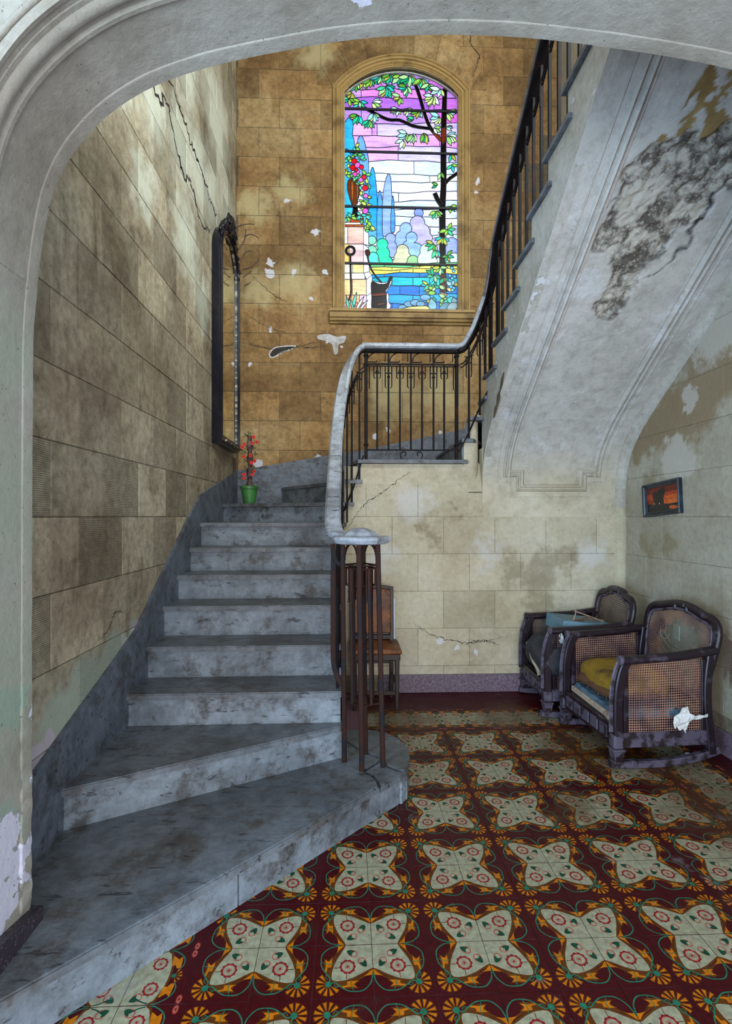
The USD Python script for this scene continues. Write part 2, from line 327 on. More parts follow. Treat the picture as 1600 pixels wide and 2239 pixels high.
marble('marble_tread', (0.145, 0.163, 0.178), (0.022, 0.026, 0.032), (0.055, 0.040, 0.025), 0.7, 0.42)
marble('marble_riser', (0.205, 0.24, 0.268), (0.07, 0.082, 0.095), (0.046, 0.036, 0.028), 0.85, 0.5, 1.5)
marble('marble_skirt', (0.125, 0.145, 0.172), (0.045, 0.052, 0.065), (0.038, 0.032, 0.026), 0.7, 0.45, 1.5)
marble('worn_rail', (0.13, 0.13, 0.14), (0.05, 0.05, 0.06), (0.04, 0.03, 0.03), 0.8, 0.4, 1.5)
marble('marble_rail', (0.42, 0.46, 0.50), (0.22, 0.25, 0.30), (0.14, 0.13, 0.12), 0.6, 0.4, 1.5)

# soffit: bare aggregate, ochre undercoat and cracks are read from the mesh's own wear attribute
g = G()
c = g.ramp(g.noise(1.6, 8, 0.66), [(0.3, (0.36, 0.345, 0.30)), (0.5, (0.495, 0.48, 0.435)), (0.72, (0.59, 0.58, 0.54))])
c = g.mix(g.m('multiply', g.ss(g.noise(3.2, 9, 0.7), 0.50, 0.70), 0.5), c, (0.33, 0.305, 0.25))
c = g.mix(g.m('multiply', g.ss(g.noise(4.5, 10, 0.75), 0.545, 0.56), 0.30), c, (0.36, 0.35, 0.325))
c = g.mix(g.m('multiply', g.ss(g.noise(3.7, 10, 0.72), 0.59, 0.60), 0.5), c, (0.60, 0.61, 0.61))
low = g.ramp(g.noise(1.3, 7, 0.62), [(0.3, (0.42, 0.365, 0.24)), (0.52, (0.58, 0.53, 0.39)), (0.75, (0.66, 0.625, 0.51))])
c = g.mix(g('map_range', range_type='smoothstep', value=g.m('add', g.sep('z'), g.m('multiply', g.noise(3, 5), 0.5)), from_min=2.5, from_max=1.85, to_min=0.0, to_max=1.0, clamp=True), c, low)
c = g.mix(1.0, c, g.ramp(g.noise(11, 9, 0.75), [(0.3, (0.72, 0.70, 0.68)), (0.5, (1.0, 1.0, 1.0)), (0.7, (1.12, 1.12, 1.12))]), 'multiply')
wear = g('attribute', 'color', attribute='tint')
wr, wg, wb = (g('separate_color', k, color=wear) if False else g('separate_xyz', k, vector=wear) for k in 'xyz')
agg = g.ramp(g('voronoi_texture', vector=g.pos(), scale=42.0, detail=2.0), [(0.0, (0.44, 0.41, 0.34)), (0.45, (0.30, 0.28, 0.225)), (0.8, (0.10, 0.085, 0.07))])
agg = g.mix(g.ss(g.noise(7, 6, 0.7), 0.42, 0.58), agg, (0.46, 0.43, 0.36))
c = g.mix(wg, c, g.ramp(g.noise(9, 6), [(0.35, (0.23, 0.145, 0.05)), (0.65, (0.34, 0.235, 0.10))]))
c = g.mix(wr, c, agg)
c = g.mix(wb, c, (0.02, 0.018, 0.015))
c = g.mix(g.m('multiply', g.ss(g.noise(70, 3, 0.5), 0.69, 0.73), 0.35), c, (0.03, 0.026, 0.02))
MAT['soffit_plaster'] = g.done('soffit_plaster', g('principled_bsdf', base_color=c, roughness=0.85, specular_ior_level=0.2, normal=g('bump', height=g.noise(30, 6, 0.65), distance=0.004, strength=1.0)))

# printed cement tile: the print is the tile mesh's colour, the dirt lies over the whole floor
g = G()
c = g('attribute', 'color', attribute='tint')
c = g.mix(1.0, c, g.ramp(g.noise(45, 5, 0.6), [(0.25, (0.48, 0.45, 0.44)), (0.7, (0.92, 0.92, 0.90))]), 'multiply')
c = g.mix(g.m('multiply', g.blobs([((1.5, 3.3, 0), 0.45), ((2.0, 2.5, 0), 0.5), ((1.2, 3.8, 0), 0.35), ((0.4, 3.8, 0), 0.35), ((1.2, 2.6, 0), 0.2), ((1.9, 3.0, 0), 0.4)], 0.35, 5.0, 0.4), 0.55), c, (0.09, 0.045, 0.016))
c = g.mix(g.m('multiply', g.ss(g.noise(5.0, 9, 0.7), 0.56, 0.72), 0.5), c, (0.04, 0.026, 0.018))
c = g.mix(g.m('multiply', g.ss(g.noise(2.2, 9, 0.72), 0.60, 0.66), 0.25), c, (0.28, 0.30, 0.31))
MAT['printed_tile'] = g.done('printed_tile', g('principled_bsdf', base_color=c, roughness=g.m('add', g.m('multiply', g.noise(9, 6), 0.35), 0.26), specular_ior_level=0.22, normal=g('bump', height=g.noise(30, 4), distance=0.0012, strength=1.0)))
simple('grout', (0.20, 0.10, 0.13), 0.8)
simple('maroon_floor', (0.09, 0.012, 0.018), 0.5)

# stained glass: streaky coloured glass lit from outside
g = G()
c = g('attribute', 'color', attribute='tint')
st = g.noise(1.0, 6, 0.65, g.stretch((3.5, 3.5, 22)))
c = g.mix(1.0, c, g.ramp(st, [(0.3, (0.62, 0.58, 0.66)), (0.5, (0.92, 0.92, 0.92)), (0.68, (1.15, 1.15, 1.15))]), 'multiply')
c = g.mix(1.0, c, g.ramp(g.noise(60, 5, 0.7), [(0.3, (0.82, 0.82, 0.82)), (0.7, (1.08, 1.08, 1.08))]), 'multiply')
MAT['art_glass'] = g.done('art_glass', g('mix_closure', fac=0.008, closure1=g('translucent_bsdf', color=c), closure2=g('glossy_bsdf', color=(1, 1, 1), roughness=0.25)))

simple('lead', (0.008, 0.007, 0.011), 0.5, spec=0.3)
simple('iron', (0.006, 0.0045, 0.0055), 0.6, 0.0, col2=(0.028, 0.008, 0.004), nscale=9, bump=0.002, thr=(0.50, 0.72), spec=0.16)
simple('rusty_iron', (0.026, 0.008, 0.004), 0.65, 0.0, col2=(0.011, 0.008, 0.010), nscale=7, bump=0.003, thr=(0.45, 0.62), spec=0.18)
simple('window_trim', (0.31, 0.195, 0.06), 0.6, col2=(0.15, 0.082, 0.022), nscale=5, bump=0.003, thr=(0.45, 0.7))
simple('black_lacquer', (0.004, 0.004, 0.009), 0.22, col2=(0.010, 0.008, 0.012), nscale=12)
simple('worn_gilt', (0.30, 0.26, 0.20), 0.5, col2=(0.02, 0.015, 0.015), nscale=25, thr=(0.42, 0.5))
g = G(); MAT['mirror_silver'] = g.done('mirror_silver', g('principled_bsdf', base_color=g.mix(g.ss(g.noise(5, 7, 0.7), 0.55, 0.75), (0.92, 0.93, 0.82), (0.6, 0.62, 0.5)), metallic=1.0, roughness=0.06))
simple('terrazzo', (0.11, 0.075, 0.105), 0.45, col2=(0.25, 0.19, 0.235), nscale=130, thr=(0.5, 0.56))
simple('dark_terrazzo', (0.035, 0.026, 0.036), 0.4, col2=(0.15, 0.12, 0.15), nscale=110, thr=(0.57, 0.64), bump=0.003)
simple('chair_wood', (0.013, 0.006, 0.010), 0.38, col2=(0.085, 0.066, 0.09), nscale=11, thr=(0.55, 0.75), bump=0.001)
simple('chair_wood_worn', (0.085, 0.070, 0.10), 0.5, col2=(0.015, 0.008, 0.010), nscale=14, thr=(0.45, 0.62), bump=0.0015)
simple('red_wood', (0.18, 0.018, 0.008), 0.35, col2=(0.07, 0.01, 0.006), nscale=9)
simple('cane', (0.30, 0.155, 0.105), 0.6, col2=(0.13, 0.065, 0.065), nscale=6, thr=(0.4, 0.66))
simple('dark_cane', (0.11, 0.06, 0.05), 0.6, col2=(0.05, 0.025, 0.025), nscale=6)
simple('mustard_cloth', (0.27, 0.155, 0.006), 0.9, col2=(0.09, 0.042, 0.012), nscale=6, thr=(0.48, 0.66), bump=0.004, bscale=40)
simple('brown_cloth', (0.12, 0.05, 0.018), 0.9, col2=(0.035, 0.018, 0.012), nscale=12, bump=0.004, bscale=40)
simple('blue_cloth', (0.10, 0.18, 0.24), 0.85, col2=(0.035, 0.075, 0.12), nscale=14, thr=(0.42, 0.62), bump=0.004, bscale=50)
simple('dirty_ticking', (0.42, 0.33, 0.24), 0.9, col2=(0.16, 0.085, 0.05), nscale=10, bump=0.002)
simple('black_cloth', (0.02, 0.021, 0.026), 0.85, col2=(0.045, 0.045, 0.05), nscale=10, bump=0.004, bscale=30)
simple('paper', (0.66, 0.66, 0.64), 0.8, var=0.2)
simple('buff_paper', (0.45, 0.38, 0.28), 0.8, var=0.3)
simple('blue_carton', (0.13, 0.24, 0.30), 0.6, col2=(0.07, 0.13, 0.18), nscale=8)
simple('teal_plastic', (0.02, 0.30, 0.42), 0.35, var=0.2)
simple('white_wire', (0.6, 0.62, 0.62), 0.4)
simple('dry_twig', (0.10, 0.055, 0.03), 0.8, col2=(0.04, 0.02, 0.014), nscale=20)
simple('pale_twig', (0.32, 0.22, 0.14), 0.8, var=0.4)
simple('brown_leather', (0.22, 0.070, 0.010), 0.5, col2=(0.07, 0.022, 0.008), nscale=7, thr=(0.42, 0.68), bump=0.003)
simple('dark_wood', (0.035, 0.02, 0.014), 0.45, col2=(0.015, 0.01, 0.01), nscale=9)
simple('brass_nail', (0.20, 0.12, 0.05), 0.4, 0.7)
simple('board_white', (0.60, 0.66, 0.74), 0.6, var=0.12)
simple('pot_green', (0.045, 0.18, 0.035), 0.45, col2=(0.03, 0.10, 0.025))
simple('red_petal', (0.62, 0.028, 0.012), 0.5, col2=(0.40, 0.01, 0.01), nscale=30)
simple('leaf_green', (0.03, 0.075, 0.02), 0.6, col2=(0.05, 0.05, 0.02), nscale=30)
simple('stem_brown', (0.06, 0.025, 0.016), 0.7, col2=(0.14, 0.09, 0.09), nscale=20)
simple('picture_frame', (0.012, 0.016, 0.024), 0.35, col2=(0.03, 0.05, 0.07), nscale=12)
simple('ivory_plastic', (0.42, 0.43, 0.33), 0.45, var=0.1)
simple('crack_dark', (0.022, 0.018, 0.014), 0.9)
g = G(); MAT['painted_canvas'] = g.done('painted_canvas', g('principled_bsdf', base_color=g.mix(1.0, g('attribute', 'color', attribute='tint'), g.ramp(g.noise(1.0, 6, 0.7, g.stretch((30, 30, 90))), [(0.3, (0.35, 0.3, 0.3)), (0.65, (1.2, 1.1, 1.0))]), 'multiply'), roughness=0.3))

# ---------------------------------------------------------------- floor
TS = 0.1972                                   # tile pitch
GX, GY = 0.0845, 1.787                        # a motif's centre
FL = thing('floor', 'patterned cement tile floor', None, kind='structure'); FL.ClearCustomDataByKey('label')
obj('screed', bx(-1.3, 2.5, -3.5, 5.7, -0.08, -0.004), 'grout', FL)

def paint(layers):
    """Layers back to front -> disjoint (polygon, colour) pieces."""
    out, cover = [], Polygon()
    for p, c in reversed(layers):
        q = p.difference(cover).buffer(0)
        if not q.is_empty: out.append((q, c))
        cover = cover.union(p)
    return out
def ell(x, y, a, b, rot=0, n=20): return affinity.rotate(affinity.scale(Point(x, y).buffer(1, n // 4), a, b), rot, origin=(x, y))
def curve(pts, w, n=30): return LineString(smoothpath(pts, n)).buffer(w / 2, cap_style=1, quad_segs=2)
def blob(pts, n=36):
    P = np.array(pts, float); P = np.vstack([P[-1:], P, P[:2]])
    out = []
    for i in range(len(P) - 3):
        a, b, c_, d = P[i:i + 4]
        for t in np.linspace(0, 1, max(2, n // len(pts)), endpoint=False):
            out.append(0.5 * (2 * b + (c_ - a) * t + (2 * a - 5 * b + 4 * c_ - d) * t * t + (3 * b - a - 3 * c_ + d) * t ** 3))
    return Polygon(out).buffer(0)
C_MAR, C_CREAM, C_ORANGE, C_BROWN, C_GREEN, C_LEAF, C_RED, C_PINK = (lin(x) for x in ((74, 4, 12), (172, 170, 140), (216, 124, 8), (106, 56, 12), (44, 124, 94), (18, 76, 52), (144, 24, 32), (184, 100, 84)))
def mirror(p): return affinity.affine_transform(p, [0, 1, 1, 0, 0, 0])
def flower(x, y, r=0.125):
    a = [(x + r * (1 + 0.07 * math.cos(10 * t)) * math.cos(t), y + r * (1 + 0.07 * math.cos(10 * t)) * math.sin(t)) for t in np.linspace(0, 2 * PI, 40, endpoint=False)]
    return [(Polygon(a), C_RED), (Point(x, y).buffer(r * 0.8, 4), C_PINK), (Point(x, y).buffer(r * 0.68, 4), C_CREAM), (Point(x, y).buffer(r * 0.34, 3), C_PINK), (Point(x, y).buffer(r * 0.24, 3), C_CREAM), (Point(x, y).buffer(r * 0.16, 2), C_RED)]
def bud(x, y, a):
    L = [(ell(0.05, 0.0, .085, .075), C_PINK), (ell(0.05, 0.0, .064, .055), C_CREAM), (blob([(-.07, 0), (-.02, .045), (0.06, .05), (0.03, 0), (.06, -.05), (-.02, -.045)]), C_LEAF)]
    return [(affinity.translate(affinity.rotate(p, a, origin=(0, 0)), x, y), c) for p, c in L]
def fan(x, y, a0, a1, n, r=0.20):
    L = []
    for k in range(n):
        t0 = math.radians(a0 + (a1 - a0) * k / n); t1 = math.radians(a0 + (a1 - a0) * (k + 1) / n); d = (t1 - t0) * 0.14
        w = Polygon([(x, y)] + [(x + r * math.cos(t), y + r * math.sin(t)) for t in np.linspace(t0 + d, t1 - d, 5)])
        L.append((w, C_BROWN)); L.append((w.buffer(-0.012), C_ORANGE))
    return L
def motif_layers():
    L = [(sbox(0, 0, 1, 1), C_MAR)]
    lobe = blob([(-.2, -.2), (0.47, -.15), (.47, 0.02), (.62, .30), (.69, .52), (.68, .67), (.52, .69), (.30, .62), (.02, .47), (-.15, .47)], 60)
    half = [(blob([(.0, .50), (.10, .60), (.24, .68), (.34, .80), (.56, .80), (.66, .72), (.58, .69), (.40, .69), (.2, .62)]), C_BROWN),
            (blob([(.22, .70), (.30, .74), (.30, .80), (.24, .83), (.50, .83), (.54, .77), (.46, .75), (.44, .70), (.30, .69)]), C_BROWN),
            (blob([(.26, .70), (.325, .755), (.275, .812), (.40, .80), (.50, .815), (.52, .785), (.44, .765), (.435, .705), (.34, .70)]), C_ORANGE)]
    for p, c in half: L += [(p, c), (mirror(p), c)]
    L += fan(.745, .745, -66, 156, 7, .215)
    L += [(lobe.buffer(.035), C_BROWN)]
    tri = blob([(0, .49), (.10, .575), (.16, .615), (0.06, .60), (-.05, .60)]); L += [(tri, C_ORANGE), (mirror(tri), C_ORANGE)]
    L += [(lobe, C_CREAM)]
    for p in (curve([(-.02, .47), (.015, .62), (.05, .74), (.16, .86), (.30, .885), (.44, .86), (.56, .78), (.63, .72), (.70, .73)], .022), curve([(.36, .66), (.37, .76), (.33, .87)], .012), curve([(.56, .78), (.62, .80), (.655, .755)], .014)):
        L += [(p, C_GREEN), (mirror(p), C_GREEN)]
    L += [(Point(.745, .745).buffer(.056, 3), C_GREEN)]
    L += [(curve([(.44, .44), (.45, .66)], .012), C_BROWN), (curve([(.44, .44), (.66, .45)], .012), C_BROWN)]
    L += flower(.43, .43, .135) + bud(.15, .38, -60) + bud(.38, .15, 150)
    return L
def border_layers():
    """Edge strip with ovals at the top (v near 1), cream field with flowers below."""
    L = [(sbox(0, 0, 1, 1), C_MAR)]
    lobe = blob([(-.3, -.3), (1.3, -.3), (1.3, .47), (1.0, .43), (.92, .50), (.70, .58), (.5, .60), (.30, .58), (.08, .50), (0, .43), (-.3, .47)], 60)
    L += [(lobe.buffer(.04), C_BROWN)]
    for s in (0, 1):
        f = (lambda p: affinity.affine_transform(p, [-1, 0, 0, 1, 1, 0])) if s else (lambda p: p)
        L += [(f(blob([(.12, .56), (.18, .66), (.14, .72), (.34, .74), (.36, .68), (.30, .64), (.30, .58)])), C_ORANGE)]
        L += [(f(curve([(0, .47), (.04, .60), (.14, .74), (.28, .78), (.40, .72)], .022)), C_GREEN)]
    L += [(p, c) for p, c in fan(.5, .68, 10, 170, 5, .14)]
    L += [(Point(.5, .68).buffer(.04, 3), C_GREEN), (lobe, C_CREAM)]
    for x, y, a, b in ((.08, .90, .085, .055), (.92, .90, .085, .055)):
        L += [(ell(x, y, a, b), C_RED), (ell(x, y, a * .8, b * .75), C_PINK), (ell(x, y, a * .3, b * .3), C_RED)]
    L += flower(.27, .38, .12) + flower(.73, .38, .12) + bud(.10, .18, 60) + bud(.90, .18, 120)
    L += [(curve([(.02, .42), (.06, .30), (.12, .2)], .02), C_LEAF), (curve([(.98, .42), (.94, .30), (.88, .2)], .02), C_LEAF)]
    return L
def tile_mesh(layers, rot):
    """A tile's mesh: printed face with a 0.5 mm joint round it; rot in quarter turns about the tile's centre."""
    vs, fs, cs, n = [], [], [], 0
    if layers is not None:
        clip = sbox(.005, .005, .995, .995)
        for p, c in paint([(q.intersection(clip), col) for q, col in layers]):
            for q in polys(p):
                v, f = trimesh.creation.triangulate_polygon(q.simplify(.003), engine='earcut')
                vs.append(v); fs.append(np.asarray(f) + n); cs.append(np.tile(c, (len(v), 1))); n += len(v)
    else:
        vs, fs, cs = [np.array([(.004, .004), (.996, .004), (.996, .996), (.004, .996)])], [np.array([(0, 1, 2), (0, 2, 3)])], [np.tile(C_MAR, (4, 1))]
    v, f, c = np.vstack(vs) - .5, np.vstack(fs), np.vstack(cs)
    e = np.array([(-.495, -.495), (.495, -.495), (.495, .495), (-.495, .495)]); n = len(v)
    v = np.vstack([v, e, e]); z = np.zeros(len(v)); z[-4:] = -.02
    f = np.vstack([f, [(n + k, n + 4 + k, n + (k + 1) % 4) for k in range(4)], [(n + (k + 1) % 4, n + 4 + k, n + 4 + (k + 1) % 4) for k in range(4)]])
    c = np.vstack([c, np.tile(C_MAR * .6 + .03, (8, 1))])
    a = rot * PI / 2; co, si = math.cos(a), math.sin(a)
    w = np.stack([(v[:, 0] * co - v[:, 1] * si) * TS, (v[:, 0] * si + v[:, 1] * co) * TS, z * TS], 1)
    return trimesh.Trimesh(w, f, process=False), c
ML, BL = motif_layers(), border_layers()
KINDS = {('m', r): tile_mesh(ML, r) for r in range(4)} | {('b', r): tile_mesh(BL, r) for r in range(4)} | {('p', 0): tile_mesh(None, 0)}
FIRST = {}
LAST_I, LAST_J = 8, 8                    # grid lines where the motif field ends (in tiles from GX, GY)
for j in range(-3, 13):
    for i in range(-6, 12):
        cx, cy = GX + (i + .5) * TS, GY + (j + .5) * TS
        if cy > 4.34 or cx > 2.39 or cx < -1.0: continue
        px_d = cy * math.cos(YAW) + cx * math.sin(YAW); px = 800 + FPX * (cx * math.cos(YAW) - cy * math.sin(YAW)) / px_d
        if px > 1720 or px < -150: continue
        if cy - .973 * cx > 2.63 and cx < 0.1: continue          # under the stairs
        if j >= 9 + 2: k = ('p', 0)
        elif j in (9, 10): k = ('b', 2 if j == 9 else 0) if -3 <= i < LAST_I + 3 else ('p', 0)
        elif i >= LAST_I + 3: k = ('p', 0)
        elif i in (9, 10): k = ('b', 1 if i == 9 else 3)
        elif i in (-4, -5): k = ('b', 3 if i == -4 else 1)
        else: k = ('m', {(0, 0): 0, (1, 0): 1, (1, 1): 2, (0, 1): 3}[(i % 2, j % 2)])
        path = numbered('/World/floor/tile')
        if k not in FIRST:
            m, col = KINDS[k]
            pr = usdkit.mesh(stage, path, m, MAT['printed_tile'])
            UsdGeom.PrimvarsAPI(pr).CreatePrimvar('tint', Sdf.ValueTypeNames.Color3fArray, 'vertex').Set(Vt.Vec3fArray.FromNumpy(col.astype(np.float32)))
            FIRST[k] = path
        else:
            pr = UsdGeom.Mesh.Define(stage, path); pr.GetPrim().GetReferences().AddInternalReference(FIRST[k])
        x = UsdGeom.Xformable(pr); x.ClearXformOpOrder()
        x.AddTranslateOp().Set(Gf.Vec3d(cx, cy, RNG.uniform(-.0006, .0006)))
obj('grit', [bx(2.14, 2.165, 3.13, 3.15, 0.001, .012, .004)], 'paper', FL, label='white chip of plaster lying on the floor')

# ---------------------------------------------------------------- walls of scored blocks
def block(rectangle, f3, depth, ch=0.0022):
    """A block of the wall: rectangle (u0, v0, u1, v1) or polygon in the wall's plane, f3(u, v, n) -> world."""
    if isinstance(rectangle, tuple):
        u0, v0, u1, v1 = rectangle
        r0 = np.array([(u0, v0), (u1, v0), (u1, v1), (u0, v1)]); r1 = np.array([(u0 + ch, v0 + ch), (u1 - ch, v0 + ch), (u1 - ch, v1 - ch), (u0 + ch, v1 - ch)])
        V = np.vstack([f3(r0[:, 0], r0[:, 1], np.full(4, -0.012)), f3(r0[:, 0], r0[:, 1], np.full(4, depth - ch)), f3(r1[:, 0], r1[:, 1], np.full(4, depth))])
        F = [(8, 9, 10), (8, 10, 11)]
        for k in range(4):
            l = (k + 1) % 4
            for b in (0, 4): F += [(b + k, b + l, b + 4 + l), (b + k, b + 4 + l, b + 4 + k)]
        return trimesh.Trimesh(V, F, process=False)
    out = []
    for p in polys(rectangle):
        m = trimesh.creation.extrude_polygon(p, depth + 0.012, engine='earcut')
        out.append(trimesh.Trimesh(f3(m.vertices[:, 0], m.vertices[:, 1], m.vertices[:, 2] - 0.012), m.faces, process=False))
    return trimesh.util.concatenate(out)
def coursed(parent, f3, u0, u1, v0, v1, vz, dv, u_even, du, mats, hole=None, j=0.004, keep=None, seed=1):
    rng = random.Random(seed)
    k0 = math.floor((v0 - vz) / dv)
    for k in range(k0, math.ceil((v1 - vz) / dv)):
        a, b = max(v0, vz + k * dv), min(v1, vz + (k + 1) * dv)
        if b - a < .03: continue
        ph = u_even + (du / 2 if k % 2 else 0)
        i0 = math.floor((u0 - ph) / du)
        for i in range(i0, math.ceil((u1 - ph) / du)):
            c, d = max(u0, ph + i * du), min(u1, ph + (i + 1) * du)
            if d - c < .03: continue
            r = (c + j / 2, a + j / 2, d - j / 2, b - j / 2)
            if keep and not keep(*r): continue
            q = r
            if hole is not None:
                p = sbox(*r)
                if p.intersects(hole):
                    q = p.difference(hole)
                    if q.area < 4e-4: continue
            if isinstance(q, tuple) and rng.random() < 0: continue
            obj('stone_block', block(q, f3, rng.uniform(-.0008, .0012)), mats[(i + k) % len(mats)] if rng.random() > .12 else mats[0], parent, rnd=rng.random())
f_left = lambda u, v, n: np.stack([-1.22 + n, u, v], 1)
f_back = lambda u, v, n: np.stack([u, 5.6 - n, v], 1)
f_pier = lambda u, v, n: np.stack([u, 4.34 - n, v], 1)
f_right = lambda u, v, n: np.stack([2.39 - n, u, v], 1)

WL = thing('wall_left', None, None, kind='structure')
obj('plaster_backing', bx(-1.34, -1.223, 1.6, 5.7, 0, 7.4), 'joint', WL)
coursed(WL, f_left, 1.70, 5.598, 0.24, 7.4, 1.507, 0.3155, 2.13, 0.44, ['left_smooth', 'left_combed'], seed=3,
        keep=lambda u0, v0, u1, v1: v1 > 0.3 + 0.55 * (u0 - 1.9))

def arch_pts(xa, xb, zs, zc, n=24):
    w, h = (xb - xa) / 2, zc - zs; r = (w * w + h * h) / (2 * h); a = math.asin(w / r)
    return [((xa + xb) / 2 + r * math.sin(t), zc - r + r * math.cos(t)) for t in np.linspace(-a, a, n)]
WX0, WX1, WZ0, WZS, WZC = -0.04, 1.235, 3.785, 6.20, 6.47
OX0, OX1, OZS, OZC = -0.166, 1.362, 6.245, 6.62
opening = Polygon([(WX0, WZ0)] + arch_pts(WX0, WX1, WZS, WZC) + [(WX1, WZ0)])
outer = Polygon([(OX0, 3.63)] + arch_pts(OX0, OX1, OZS, OZC) + [(OX1, 3.63)])
WB = thing('wall_back', None, None, kind='structure')
obj('plaster_backing', prism(sbox(-1.34, 0, 2.5, 7.4).difference(opening), 5.603, 5.72, 'xzy'), 'joint', WB)
vou = Polygon([(-.34, 6.10)] + [(x, z) for x, z in arch_pts(-.34, 1.54, 6.36, 6.95)] + [(1.54, 6.10)])
vring = vou.difference(outer).difference(sbox(-1, 5, 2, 6.26))
coursed(WB, f_back, -1.22, 2.39, 1.95, 7.4, 5.13, 0.3216, -0.974 + .226, 0.452, ['back_block'], hole=outer.union(vring), seed=5, keep=lambda u0, v0, u1, v1: u0 < 1.75 or v0 > 5.5)
cxv, czv = 0.598, 4.9
for k in range(9):
    a0, a1 = (math.radians(128 - k * 8.45), math.radians(128 - (k + 1) * 8.45))
    w = Polygon([(cxv, czv), (cxv + 4 * math.cos(a0), czv + 4 * math.sin(a0)), (cxv + 4 * math.cos(a1), czv + 4 * math.sin(a1))]).intersection(vring).buffer(-.002)
    if not w.is_empty and w.area > .003: obj('stone_block', block(w, f_back, .0005), 'back_block', WB, rnd=RNG.random())

PIER = thing('wall_middle', None, None, kind='structure')
obj('plaster_backing', [bx(-.03, 1.0, 4.343, 4.46, 0, 1.93), bx(1.0, 2.39, 4.343, 4.46, 0, 1.508), bx(1.17, 2.39, 4.343, 4.46, 1.508, 1.9)], 'joint_pale', PIER)
coursed(PIER, f_pier, -0.03, 2.39, 0.15, 1.94, 1.507, 0.3205, 0.826 - .223, 0.446, ['pier_block'], seed=9, j=.0022, keep=lambda u0, v0, u1, v1: not (u1 > 1.5 and v0 > 1.45), hole=sbox(1.04, 1.509, 3, 3))
obj('sawtooth', [bx(-.02, 0.05, 4.3395, 4.46, 1.40, 1.60), bx(0.04, .12, 4.3395, 4.46, 1.60, 1.79), bx(.10, .998, 4.3395, 4.46, 1.78, 1.96)], 'pier_block', PIER, rnd=.5)
# the pier turns a rounded corner behind the upper flight
def rcol(x0): return Polygon([(x0, 4.342), (1.055, 4.342)] + [(1.055 + .09 * math.sin(t), 4.342 + .09 - .09 * math.cos(t)) for t in np.linspace(0, PI / 2, 10)] + [(1.145, 4.50), (x0, 4.50)])
obj('rounded_corner', prism(rcol(1.0), 1.509, 2.145, 'xyz'), 'pier_block', PIER, smooth=30, rnd=.6)
obj('rounded_corner', prism(rcol(1.052), 2.145, 2.33, 'xyz'), 'pier_block', PIER, smooth=30, rnd=.6)
obj('column_foot', [bx(1.0, 1.17, 4.3405, 4.46, 1.508, 1.72), hull(np.array([(1.0, 4.3405, 1.715), (1.17, 4.3405, 1.715), (1.0, 4.46, 1.715), (1.17, 4.46, 1.715), (1.05, 4.3405, 1.84), (1.05, 4.46, 1.98), (1.17, 4.44, 1.98), (1.17, 4.46, 1.98)]))], 'pier_block', PIER, smooth=30, rnd=.6)
obj('panel_return', bx(1.160, 1.21, 4.337, 4.46, 1.5, 2.1), 'pier_block', PIER, rnd=.5)

WR = thing('wall_right', None, None, kind='structure')
obj('plaster_backing', bx(2.393, 2.5, 1.6, 5.7, 0, 7.4), 'joint_pale', WR)
coursed(WR, f_right, 1.9, 4.338, 0.24, 4.0, 1.507, 0.3205, 3.562, 0.42, ['right_block'], seed=11, j=.0022, keep=lambda u0, v0, u1, v1: v0 < 3.15 + .72 * (3.0 - u0) + .5 and not (v0 > 2.9 and u0 > 3.6))
obj('plaster_facing', bx(2.386, 2.394, 1.6, 5.6, 4.0, 7.4), 'right_block', WR, rnd=.5)
# hollow moulding in the corner between pier and right wall
t = np.linspace(0, PI / 2, 8)
sec = Polygon([(2.392, 4.342)] + [(2.39 - .062 + .062 * math.sin(a), 4.34 - .062 + .062 * math.cos(a)) for a in t][::-1] if False else [(2.392, 4.342), (2.325, 4.342)] + [(2.325 + .065 * math.sin(a), 4.275 + .065 * math.cos(a)) for a in t] + [(2.392, 4.275)])
obj('corner_cove', prism(sec, .15, 1.62, 'xyz'), 'pier_block', WR, smooth=40, rnd=.4)

BBB = thing('baseboard_back', None, None, kind='structure')
obj('skirting_board', bx(.26, 2.39, 4.318, 4.345, 0, .152, .004), 'terrazzo', BBB)
BBR = thing('baseboard_right', None, None, kind='structure')
obj('skirting_board', bx(2.368, 2.395, 1.9, 4.32, 0, .152, .004), 'terrazzo', BBR)

CE = thing('ceiling', None, None, kind='structure')
obj('stairwell_ceiling', bx(-1.34, 2.5, 1.3, 5.7, 7.4, 7.5), 'white_plaster', CE)
obj('hall_ceiling', bx(-3.0, 4.5, -3.6, 1.36, 3.98, 4.14), 'white_plaster', CE)

# ---------------------------------------------------------------- the arch the view looks through
AP = np.array([(-1.035, .0), (-1.033, 1.2), (-1.03, 2.0), (-1.022, 2.20), (-1.011, 2.303), (-.996, 2.438), (-.974, 2.544), (-.938, 2.642), (-.886, 2.726), (-.82, 2.803), (-.738, 2.873), (-.640, 2.932), (-.515, 2.983), (-.364, 3.027), (-.213, 3.062), (-.031, 3.10), (.169, 3.126), (.37, 3.136),
               (.526, 3.136), (.683, 3.129), (.842, 3.115), (1.081, 3.088), (1.322, 3.049), (1.566, 2.98), (1.78, 2.86), (1.912, 2.688), (1.978, 2.354), (1.99, 2.0), (1.99, 0)])
dense = smoothpath(AP, 420)
from scipy.ndimage import gaussian_filter1d
seg = np.r_[0, np.cumsum(np.linalg.norm(np.diff(dense, axis=0), axis=1))]
S = np.arange(0, seg[-1], 0.012); dense = np.stack([np.interp(S, seg, dense[:, k]) for k in (0, 1)], 1)
sm = gaussian_filter1d(dense, 5, axis=0, mode='nearest'); sm[:4], sm[-4:] = dense[:4], dense[-4:]
AT = np.gradient(sm, axis=0); AT /= np.linalg.norm(AT, axis=1, keepdims=True)
AN = np.stack([AT[:, 1], -AT[:, 0]], 1)        # towards the opening
